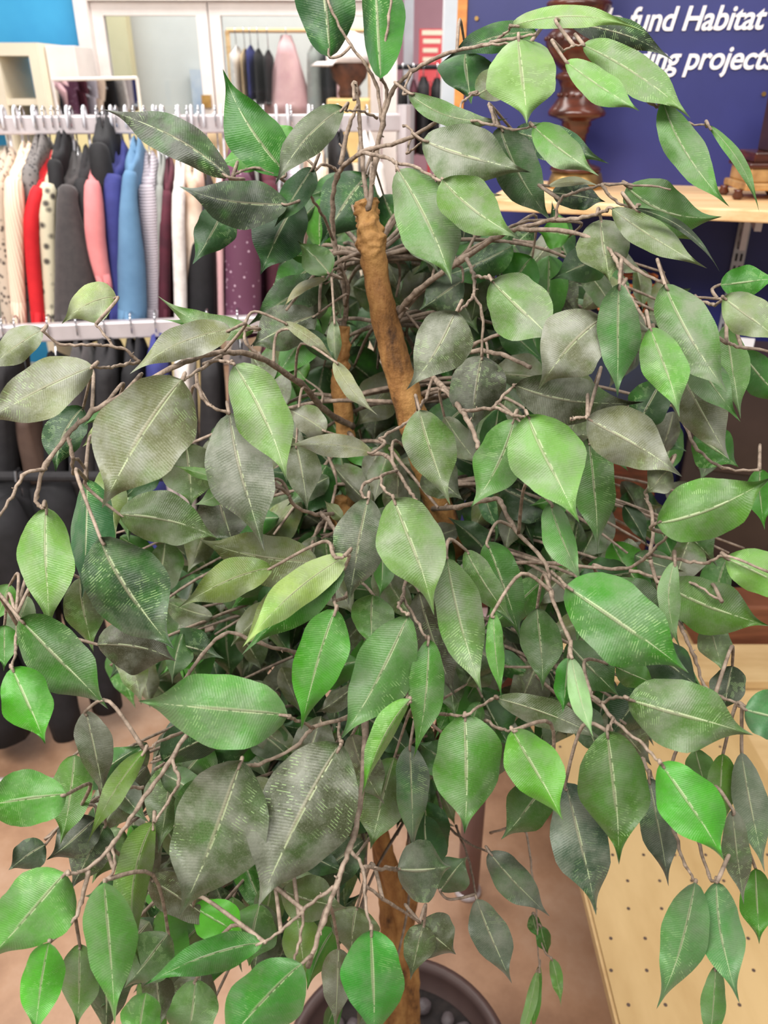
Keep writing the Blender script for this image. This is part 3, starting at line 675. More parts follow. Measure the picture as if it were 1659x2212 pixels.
# wood table / pegboard at lower right
zt_ = .45
e0 = PZ(1331, 2212, zt_); e1 = PZ(1284, 2013, zt_); xe = (e0.x+e1.x)/2
yb_ = PZ(1560, 1400, zt_).y
tb = empty('plywood_table', (xe+.45, .9, 0), 'low plywood display table at the lower right with pegboard on it', 'table')
MB().box(xe, xe+.95, .25, yb_+.1, zt_-.02, zt_-.004).build('tabletop', M_PLY, tb)
for (x, y) in ((xe+.05, .3), (xe+.9, .3), (xe+.05, yb_-.05), (xe+.9, yb_-.05)):
    MB().box(x-.02, x+.02, y-.02, y+.02, 0, zt_-.02).build('leg', M_PLY, tb)
pg, pt_, pb_, PN, PL = nt('pegboard_ply'); pb_.inputs['Roughness'].default_value = .5
wn = noise_node(pt_, 2.5, 5, .6, coord(pt_, 'Object', (3, 1, 1)))
wr = ramp(pt_, wn.outputs[0], [(.35, (188, 154, 102)), (.6, (208, 176, 124))]); PL.new(wr.outputs[0], pb_.inputs['Base Color'])
sheet = MB().box(xe+.004, xe+.4, .26, yb_-.16, zt_-.0035, zt_+.004).build('pegboard_sheet', pg, label='tan pegboard sheet lying on the left part of the plywood table', cat='board')
holes = MB()
for i in range(7):
    for j in range(20):
        x = xe+.022+i*.052+(j % 2)*.0; y = .28+j*.05
        if y < yb_-.18: holes.tube([(x-.012*(j % 2), y, zt_+.004), (x-.012*(j % 2), y, zt_+.0044)], .0028, 8)
hb_ = holes.build('peg_holes', CLO['brown'], sheet); hb_['kind'] = 'stuff'
ya = yb_-.14
MB().box(xe+.02, xe+.9, ya, yb_-.01, zt_-.003, zt_+.02).build('wood_plank', M_PLY, bevel=.003, label='pale plank lying across the back of the plywood table', cat='plank')
# brown crate on the table's back and the dark cabinet behind it
def lx(px, py, off): return (on_panel(px, py, off)-Vector((N0.x, N0.y, 0))).dot(SD)
q0 = PZ(1500, 1395, zt_)
MB().box(q0.x, q0.x+.45, yb_+.005, yb_+.09, zt_-.003, .56).build('wooden_crate', mat('red_brown_wood', (138, 84, 58), (116, 68, 46), 8, .6, stretch=(1, 1, 8)), bevel=.006, label='red brown wooden crate standing at the back of the plywood table', cat='crate')
CX = lx(1500, 900, .27)
cp0 = pm(Vector((CX+.3, -.15, 0)))
cab = empty('dark_cabinet', cp0, 'black brown cabinet under the wall shelf at the right edge', 'cabinet')
MB().box(CX, CX+.6, -.19, -.03, 0, 1.06, pm).build('body', mat('black_brown', (44, 34, 34), (34, 26, 27), 6, .4), cab, bevel=.006)
MB().box(CX-.01, CX+.61, -.2, -.028, 1.061, 1.08, pm).build('cabinet_top', mat('cabinet_top', (84, 66, 60), (64, 48, 44), 6, .35), cab, bevel=.003)
for zz in (.55, .82): MB().box(CX+.03, CX+.57, -.198, -.191, zz, zz+.22, pm).build('drawer', mat('drawer_front_%d' % int(zz*100), (56, 42, 40), (44, 32, 31), 6, .35), cab, bevel=.002)
wx_ = lx(1590, 712, .24)
MB().box(wx_-.02, wx_+.045, -.19, -.186, 1.0805, 1.125, pm).build('price_card', mat('white_card', (236, 236, 242), None, 8, .6), label='small white price card standing on the dark cabinet', cat='card')
# tangle of copper coloured rattan
rt_c = on_panel(1340, 640, .12)
rt = MB(); rng = random.Random(4)
for k in range(16):
    a0 = rng.random()*6; pts = []
    for i in range(14):
        a = a0+i*.42; r = .05+.012*sin(i*1.3+k)
        pts.append(rt_c+Vector((cos(a)*r*1.5, sin(a)*.05, .012*sin(a*2+k)+.004*k-.02)))
    rt.tube(pts, .0022, 6)
rt.build('rattan_ball', mat('copper_rattan', (196, 116, 62), (150, 80, 40), 30, .45), smooth=True, label='copper coloured rattan tangle before the navy panel', cat='ornament')
RX = lx(1340, 640, .12)
MB().box(RX-.12, RX+.12, -.2, -.03, rt_c.z-.26, rt_c.z-.034, pm).build('storage_box', mat('dark_green_box', (30, 40, 60), (24, 30, 48), 6, .6), bevel=.004, label='dark box carrying the rattan tangle', cat='box')
MB().box(RX-.25, RX+.14, -.24, -.03, 0, rt_c.z-.2605, pm).build('side_table', M_DWOOD, bevel=.006, label='dark wooden stand under the dark box', cat='stand')
# grey floor stand seen under the leaves
fp = PZ(1010, 1925, 0.0)
M_MAUVE = mat('mauve_metal_paint', (150, 122, 120), (136, 110, 108), 8, .5)
fs_ = empty('floor_stand', fp, 'mauve grey metal post with a small foot plate on the floor', 'stand')
MB().lathe([(.03, 0), (.03, .008), (.02, .014)], fp, 24).build('foot_plate', M_RAIL, fs_, smooth=True)
MB().tube([fp+Vector((0, 0, .012)), fp+Vector((0, 0, .75))], .024, 14).build('post', M_MAUVE, fs_, smooth=True)

# ------------------------------------------------------------------ the artificial tree
pot_c = PZ(860, 2300, .30); pot_c.z = 0
tree = empty('potted_ficus_tree', pot_c, 'tall artificial ficus tree with dusty green leaves in a brown pot', 'tree')
potm = mat('brown_pot', (84, 64, 60), (70, 52, 50), 10, .45)
MB().lathe([(.11, 0), (.125, .01), (.155, .2), (.165, .27), (.173, .272), (.177, .285), (.173, .3), (.160, .302), (.155, .29), (.148, .25), (.0, .25)][:-1]+[(.02, .25)], pot_c, 64).build('pot', potm, tree, smooth=True)
rng = random.Random(11)
soil = MB(); soil.lathe([(.147, .248), (.147, .256), (.05, .258)], pot_c, 40); soil.build('soil', mat('dark_soil', (44, 36, 34), (28, 22, 22), 60, .9, bump=1), tree)
# pebbles on the soil
M_PEB = mat('river_pebble', (92, 82, 84), (70, 62, 64), 9, .5)
def pebble_mesh(seed):
    bm = bmesh.new(); bmesh.ops.create_icosphere(bm, subdivisions=3, radius=1)
    for v in bm.verts:
        n = noise.noise(v.co*1.1+Vector((seed*7, 0, 0))); v.co *= 1+.16*n
    me = bpy.data.meshes.new('pebble'); bm.to_mesh(me); bm.free()
    me.polygons.foreach_set('use_smooth', [True]*len(me.polygons)); me.materials.append(M_PEB); return me
pm_ = [pebble_mesh(i) for i in range(4)]; placed = []
where = ['near the pot rim', 'in the middle of the pot', 'beside the trunk']
for k in range(400):
    a = rng.random()*2*pi; r = .135*sqrt(rng.random()); s_ = rng.uniform(.013, .024); x, y = cos(a)*r, sin(a)*r
    if r+s_ > .143 or any((x-q[0])**2+(y-q[1])**2 < (s_+q[2])**2*.9 for q in placed): continue
    if sqrt((x-.0)**2+(y)**2) < .035: continue
    placed.append((x, y, s_))
    o = bpy.data.objects.new('pebble', pm_[len(placed) % 4]); COL.objects.link(o)
    o.location = (pot_c.x+x, pot_c.y+y, .257+s_*.55); o.scale = (s_, s_*rng.uniform(.75, 1), s_*.62); o.rotation_euler = (0, 0, rng.random()*6)
    setp(o, 'smooth dark grey pebble lying on the soil inside the brown pot', 'pebble', 'pebbles in the pot')
    if len(placed) >= 46: break
# (pebbles end)
TS = .93
def trunk(pts, name='trunk', seed=0, knob=True):
    sp = smooth_path(pts, 16); P3 = [P(a, b, d*TS) for a, b, d, w in sp]; rr = [w*.5*d*TS/F for a, b, d, w in sp]
    n = 30; vs = []; fs = []
    m = MB().tube(P3, rr, n)
    out = []
    for i, v in enumerate(m.v):
        j = min(i//n, len(P3)-1); c = P3[j]; v = Vector(v)
        t = j/(len(P3)-1); kb = max(0, 1-t/.27) if knob else 0; amp = .14+.35*min(1, kb*3)
        out.append(tuple(c+(v-c)*(1+amp*noise.noise(v*60+Vector((seed, 0, 0)))+(.07+.28*min(1, kb*2))*noise.noise(v*190)+.16*min(1, kb*2)*noise.noise(v*420))))
    m.v = out; return m.build(name, M_BARK, tree, smooth=True)
trunk([(788,432,.76,44),(792,455,.762,54),(800,520,.765,64),(805,556,.77,56),(832,690,.79,58),(862,800,.81,62),(892,900,.83,66),(930,1040,.86,58),(985,1200,.90,54),(995,1400,.95,54),(950,1650,1.05,54),(885,1900,1.17,52),(866,2050,1.22,52),(862,2215,1.29,54)])
trunk([(742,705,.84,22),(738,770,.85,34),(735,830,.86,38),(748,950,.89,42),(760,1130,.92,38),(764,1300,.96,40),(785,1600,1.05,42),(828,1850,1.15,42),(842,2000,1.2,42),(848,2215,1.29,44)], seed=5)
trunk([(734,1075,.85,26),(735,1110,.86,36),(744,1180,.88,30),(762,1350,.94,34),(775,1500,.99,36),(808,1750,1.08,38),(872,2000,1.2,44),(886,2215,1.29,46)], seed=9)

TWIGS = []   # (point, pixel) nodes the leaf stalks can grow from
def node_store(sp, P3):
    for (a, b, d, r), p in zip(sp, P3): TWIGS.append((a, b, d, p))
LS = 1.05
def branch(pts, r0, r1, name='branch', seed=0):
    """pts: (px,py,depth)"""
    n = len(pts); L_ = [(a, b, d, r0+(r1-r0)*i/(n-1)) for i, (a, b, d) in enumerate(pts)]
    sp = smooth_path(L_, 6); rg = random.Random(seed)
    P3 = []
    for i, (a, b, d, r) in enumerate(sp):
        p = P(a, b, d); P3.append(p+Vector((rg.uniform(-1, 1), rg.uniform(-1, 1), rg.uniform(-1, 1)))*.0006)
    rr = [max(r, 1.5)*.72*d/F*(1.22 if i % 6 == 0 else 1)*(1+.1*rg.uniform(-1, 1)) for i, (a, b, d, r) in enumerate(sp)]
    m = MB().tube(P3, rr, 8, jit=.22, seed=seed)
    for i in range(3, len(P3)-2, 7):      # little spurs
        if rg.random() < .6:
            d_ = Vector((rg.uniform(-1, 1), rg.uniform(-1, 1), rg.uniform(-.3, 1))).normalized()
            m.tube([P3[i], P3[i]+d_*rr[i]*2.6], [rr[i]*.6, rr[i]*.25], 5)
    node_store(sp, P3)
    return m.build(name, M_TWIG, tree, smooth=True)
BR = [
 ([(795,455,.70),(782,340,.70),(776,260,.69),(770,190,.68),(763,180,.678),(764,215,.675)], 7, 5),
 ([(797,455,.70),(812,340,.69),(826,270,.68),(846,200,.67),(890,155,.65),(960,118,.61),(1040,98,.57),(1120,80,.54),(1160,72,.53)], 8, 4),
 ([(824,262,.68),(812,180,.67),(785,135,.66),(752,90,.655),(715,20,.65),(700,-30,.65)], 5, 4),
 ([(826,255,.68),(836,195,.67),(822,165,.66),(828,110,.655),(840,40,.65),(846,-20,.65)], 5, 4),
 ([(815,255,.68),(780,240,.66),(745,240,.63)], 4, 3),
 ([(742,715,.80),(748,650,.78),(736,585,.76),(722,520,.75),(718,450,.73),(728,380,.71),(758,345,.69),(800,322,.67),(870,305,.64),(930,272,.61),(962,250,.60),(985,248,.59)], 9, 5),
 ([(745,660,.78),(752,620,.76),(735,580,.74),(712,588,.71)], 6, 4),
 ([(722,520,.75),(700,470,.72),(675,430,.70),(655,400,.68),(615,440,.65)], 5, 3),
 ([(728,370,.71),(700,355,.69),(665,385,.67),(640,410,.65)], 5, 3),
 ([(735,355,.70),(752,280,.69),(772,225,.68)], 8, 5),
 ([(640,405,.65),(560,365,.63),(520,370,.62),(495,385,.60)], 5, 3),
 ([(985,248,.59),(1005,215,.6),(1030,200,.61)], 4, 3),
 ([(962,250,.60),(1010,258,.59),(1060,268,.57),(1110,280,.55),(1150,272,.54)], 5, 3),
 ([(780,328,.68),(830,340,.64),(855,352,.61),(858,368,.59)], 6, 4),
 ([(855,352,.61),(900,362,.59),(940,385,.57),(958,390,.56)], 5, 4),
 ([(870,270,.66),(890,285,.65),(880,330,.64),(912,305,.60)], 4, 3),
 ([(890,155,.65),(870,200,.64),(885,200,.62)], 4, 3),
 ([(1060,92,.57),(1090,75,.55),(1105,55,.54)], 4, 3),
 ([(1040,98,.57),(1080,95,.55),(1150,90,.54)], 4, 3),
 ([(1210,115,.52),(1235,100,.51),(1262,98,.51)], 4, 3),
 ([(1380,212,.53),(1410,225,.53),(1440,240,.53),(1470,262,.53),(1530,272,.53)], 5, 3),
 ([(858,680,.74),(900,630,.71),(1000,560,.67),(1080,510,.63),(1130,490,.60),(1200,475,.57),(1260,470,.56),(1310,455,.54)], 10, 5),
 ([(856,690,.74),(930,610,.71),(1010,545,.68),(1060,515,.66),(1130,480,.65),(1200,478,.65)], 7, 4),
 ([(1120,495,.60),(1220,500,.57),(1300,525,.56),(1330,560,.55),(1345,610,.53),(1375,660,.52),(1400,705,.49)], 7, 4),
 ([(1310,530,.56),(1370,580,.55),(1430,610,.54),(1480,640,.54),(1560,645,.54)], 6, 4),
 ([(1345,590,.54),(1340,615,.50)], 5, 4),
 ([(1200,475,.57),(1210,430,.56),(1260,410,.56),(1300,400,.555),(1355,398,.55),(1450,408,.535)], 5, 3),
 ([(1300,400,.555),(1330,435,.55),(1370,455,.55),(1420,520,.57)], 5, 3),
 ([(1010,560,.66),(1024,600,.62),(1022,640,.58),(990,672,.55)], 6, 4),
 ([(1022,635,.58),(1042,680,.58),(1040,770,.59)], 5, 4),
 ([(1024,598,.62),(1050,600,.56),(1066,606,.52)], 5, 4),
 ([(940,775,.72),(1020,745,.67),(1100,715,.64),(1140,700,.64)], 7, 4),
 ([(955,772,.66),(1040,758,.60),(1090,768,.57),(1145,792,.55)], 7, 6),
 ([(922,805,.72),(950,830,.66),(985,870,.60),(1018,920,.56),(1035,970,.55)], 9, 7),
 ([(1000,888,.58),(1070,882,.54),(1110,898,.50),(1140,900,.48)], 6, 4),
 ([(1065,882,.55),(1095,845,.55),(1118,832,.55)], 5, 4),
 ([(1232,908,.50),(1250,902,.50),(1270,902,.50)], 5, 4),
 ([(935,812,.70),(920,860,.64),(880,912,.60),(840,935,.58),(820,948,.57)], 5, 4),
 ([(915,865,.62),(905,885,.55)], 4, 3),
 ([(755,935,.80),(790,975,.66),(835,985,.60),(860,1020,.57),(880,1055,.56),(900,1080,.55)], 7, 5),
 ([(860,1018,.57),(825,1028,.54),(828,1055,.50),(850,1075,.48)], 5, 4),
 ([(825,1030,.54),(785,1045,.53),(782,1070,.52),(795,1078,.51)], 5, 4),
 ([(760,920,.82),(700,885,.76),(650,830,.70),(560,772,.63),(480,762,.58),(400,782,.54),(300,832,.51),(200,890,.50),(145,940,.50),(100,1005,.50),(78,1075,.50),(92,1098,.50)], 10, 6),
 ([(145,940,.50),(156,980,.50),(158,1025,.52)], 6, 5),
 ([(156,985,.50),(180,1005,.52),(186,1035,.52)], 5, 4),
 ([(100,1010,.50),(50,1028,.49),(25,1075,.48),(-10,1125,.47)], 6, 4),
 ([(300,782,.55),(262,752,.54),(200,745,.53),(130,742,.53),(90,712,.52)], 5, 4),
 ([(300,782,.55),(260,790,.52),(235,795,.50),(200,792,.48)], 5, 4),
 ([(243,748,.54),(225,720,.54),(205,700,.54)], 5, 3),
 ([(480,764,.58),(430,800,.52),(395,822,.46)], 6, 4),
 ([(425,806,.52),(436,860,.52),(470,885,.52),(495,892,.525)], 6, 4),
 ([(440,785,.55),(480,780,.53),(505,788,.50)], 5, 4),
 ([(560,770,.63),(530,735,.62),(528,700,.62)], 6, 4),
 ([(745,1160,.75),(722,1112,.66),(690,1112,.62),(640,1095,.60),(625,1070,.59)], 7, 5),
 ([(692,1108,.62),(725,1150,.55),(720,1200,.49),(745,1202,.485)], 7, 5),
 ([(930,1100,.82),(990,1095,.62),(1050,1080,.58),(1080,1082,.57),(1110,1140,.56),(1180,1220,.54),(1190,1280,.50),(1225,1370,.47),(1235,1420,.44)], 8, 5),
 ([(1190,1235,.53),(1210,1250,.49),(1222,1266,.455)], 5, 4),
 ([(1060,1215,.62),(1200,1218,.56),(1340,1228,.52),(1400,1200,.50),(1470,1130,.47),(1570,1095,.452)], 6, 4),
 ([(1402,1205,.50),(1410,1130,.52),(1395,1065,.54)], 6, 5),
 ([(1410,1200,.50),(1480,1212,.48),(1530,1215,.47),(1568,1200,.46),(1659,1235,.452)], 5, 4),
 ([(1360,1232,.51),(1430,1248,.50),(1500,1262,.495),(1560,1300,.485)], 5, 4),
 ([(1405,1210,.50),(1430,1290,.50),(1470,1350,.50),(1500,1420,.50),(1520,1480,.50),(1560,1505,.49),(1612,1530,.47)], 6, 4),
 ([(1185,1420,.60),(1250,1492,.52),(1290,1510,.49),(1322,1550,.475),(1390,1612,.46),(1427,1648,.445)], 6, 5),
 ([(1300,1518,.485),(1330,1507,.47),(1358,1509,.452)], 5, 4),
 ([(1322,1550,.475),(1320,1580,.465)], 5, 4),
 ([(900,1545,.6),(960,1543,.52),(1005,1545,.475),(1060,1510,.50),(1075,1508,.495)], 5, 4),
 ([(1050,1555,.52),(1080,1575,.48),(1107,1578,.455)], 5, 4),
 ([(790,1420,.7),(790,1560,.55),(776,1750,.49),(755,1835,.47),(730,1900,.46),(700,1990,.455),(664,2088,.45)], 10, 7),
 ([(756,1838,.47),(785,1875,.46),(788,1940,.45),(801,2010,.442)], 6, 4),
 ([(786,1872,.46),(825,1877,.48),(858,1877,.52)], 6, 5),
 ([(790,1915,.455),(850,1955,.48),(905,1993,.52)], 5, 4),
 ([(722,1915,.46),(668,1955,.46),(625,1995,.455),(570,2036,.452)], 6, 4),
 ([(655,1970,.458),(648,2030,.455),(634,2080,.445)], 5, 4),
 ([(790,1530,.6),(745,1552,.52),(675,1572,.50),(640,1612,.49),(560,1650,.47),(520,1655,.45)], 7, 5),
 ([(622,1548,.46),(650,1560,.48),(675,1572,.50)], 5, 5),
 ([(733,1556,.52),(732,1590,.48),(738,1608,.455)], 5, 4),
 ([(765,1250,.80),(745,1290,.56),(722,1300,.50),(728,1318,.475)], 6, 4),
 ([(880,1230,.70),(870,1290,.56),(862,1310,.50),(880,1330,.485)], 6, 4),
 ([(870,1290,.56),(905,1350,.50),(922,1382,.495)], 5, 4),
 ([(890,1490,.55),(880,1500,.50),(885,1515,.475)], 5, 4),
 ([(960,1190,.7),(950,1198,.56),(966,1206,.495)], 5, 4),
 ([(640,1410,.62),(560,1390,.60),(480,1370,.60),(400,1465,.58),(370,1500,.56)], 6, 5),
 ([(600,1500,.7),(500,1530,.58),(420,1565,.52),(370,1640,.50),(300,1740,.48),(245,1820,.46),(190,1878,.45),(145,1887,.442)], 8, 5),
 ([(372,1640,.50),(386,1690,.49),(360,1735,.48),(334,1776,.472)], 6, 4),
 ([(243,1825,.46),(246,1875,.45),(226,1907,.442)], 5, 4),
 ([(190,1880,.45),(175,1950,.45),(150,2000,.445),(107,2036,.442)], 7, 4),
 ([(310,1700,.60),(235,1710,.58),(150,1770,.57),(96,1815,.57)], 5, 3),
 ([(440,1570,.54),(370,1590,.51),(313,1622,.485)], 5, 4),
 ([(36,1330,.55),(34,1400,.52),(26,1440,.46)], 5, 4),
 ([(1390,1640,.55),(1450,1780,.52),(1480,1870,.48),(1502,1905,.462)], 6, 4),
 ([(1440,1700,.55),(1500,1790,.52),(1530,1890,.48),(1548,1905,.462)], 6, 4),
 ([(1540,2000,.52),(1542,2060,.49),(1546,2086,.475)], 5, 4),
 ([(1570,742,.53),(1610,752,.53),(1700,762,.52)], 5, 4),
 ([(1500,640,.56),(1540,660,.52),(1566,645,.49)], 5, 4),
 ([(960,1780,.85),(1010,1820,.76),(1060,1842,.66)], 4, 3),
 ([(985,1785,.85),(1010,1850,.75),(1030,1942,.66)], 4, 3),
 ([(1060,1800,.85),(1130,1790,.8),(1150,1900,.78),(1160,2000,.78),(1165,2100,.78)], 4, 2),
 ([(1155,1975,.78),(1175,2050,.78),(1192,2072,.78)], 3, 2),
 ([(1410,700,.60),(1440,800,.60),(1470,880,.60),(1500,960,.58),(1560,1010,.56),(1640,1015,.55)], 6, 4),
]
for i, (p, a, b) in enumerate(BR): branch(p, a, b, seed=i)

# ---- leaves
HP = [(0, 0), (.025, .27), (.07, .50), (.14, .73), (.24, .915), (.34, .99), (.42, 1), (.52, .955), (.62, .81), (.70, .585), (.77, .365), (.83, .205), (.88, .115), (.93, .062), (.97, .03), (1, 0)]
def half(u, sh=0):
    """half-width of the ovate leaf with its drawn-out tip, u from base 0 to tip 1"""
    u = max(0, min(1, u)); u = u-sh*sin(pi*u)
    for (a, b), (c, d) in zip(HP, HP[1:]):
        if u <= c: return b+(d-b)*((u-a)/(c-a))
    return 0
NU, NV = 26, 4
def leaf_mesh(mb, bx, by, tx, ty, w, d, col, dust, slant=0., bend=0., k=0., curl=0., wave=.5, rg=None, db=None):
    """leaf laid between base pixel and tip pixel at its own depth d; slant: depth gained per length, bend: sideways arc, k: fold asymmetry, curl: arch"""
    rg = rg or random
    dx, dy = tx-bx, ty-by; ln = sqrt(dx*dx+dy*dy); ux, uy = dx/ln, dy/ln; nx, ny = uy, -ux
    nx, ny = -nx, -ny
    Lm = ln*d/F; hm = w*.5*d/F
    ha, hb_ = w*.5*(1+k), w*.5*(1-k); hmax = max(ha, hb_)
    vs = []; uv = []
    p1, p2, p3 = rg.random()*6, rg.random()*6, rg.random()*6
    gut = rg.uniform(.08, .34); shp = rg.uniform(-.05, .06)
    for i in range(NU+1):
        u = (i/NU); u = u-.04*sin(2*pi*u)
        ub = u
        off = bend*4*u*(1-u)*ln
        hw = half(u, shp)
        cx_ = bx+dx*u+nx*off; cy_ = by+dy*u+ny*off
        # tangent correction
        so = bend*4*(1-2*u)
        txx, tyy = ux+nx*so, uy+ny*so; q = sqrt(txx*txx+tyy*tyy); sx, sy = -tyy/q, txx/q
        if sx*nx+sy*ny < 0: sx, sy = -sx, -sy
        dep = d+slant*Lm*(u-.5)+curl*Lm*(4*u*(1-u)-.6)*-1
        for j in range(-NV, NV+1):
            v = j/NV; hs = ha if v > 0 else hb_
            edge = 1+wave*(.17*sin(u*8+p1+(2 if v > 0 else 0))+.05*sin(u*21+p2+v))
            lat = hw*hs*v*edge
            fold = sqrt(max(0, hmax*hmax-hs*hs))*abs(v)*hw*(1 if (v > 0) else 1)*d/F
            dz = fold + hw*hm*(gut*abs(v)**1.3) + wave*hm*(.6*v*v*sin(u*7.5+(p2 if v > 0 else p3))+.14*abs(v)*sin(u*17+p3+v*2))
            vs.append(P(cx_+sx*lat, cy_+sy*lat, dep+dz)); uv.append((u, .5+.5*v))
    c = 2*NV+1; fs = []
    for i in range(NU):
        for j in range(c-1): fs.append((i*c+j, i*c+j+1, (i+1)*c+j+1, (i+1)*c+j))
    mb.add(vs, fs, (*lin(col), dust), uv)
    return mb
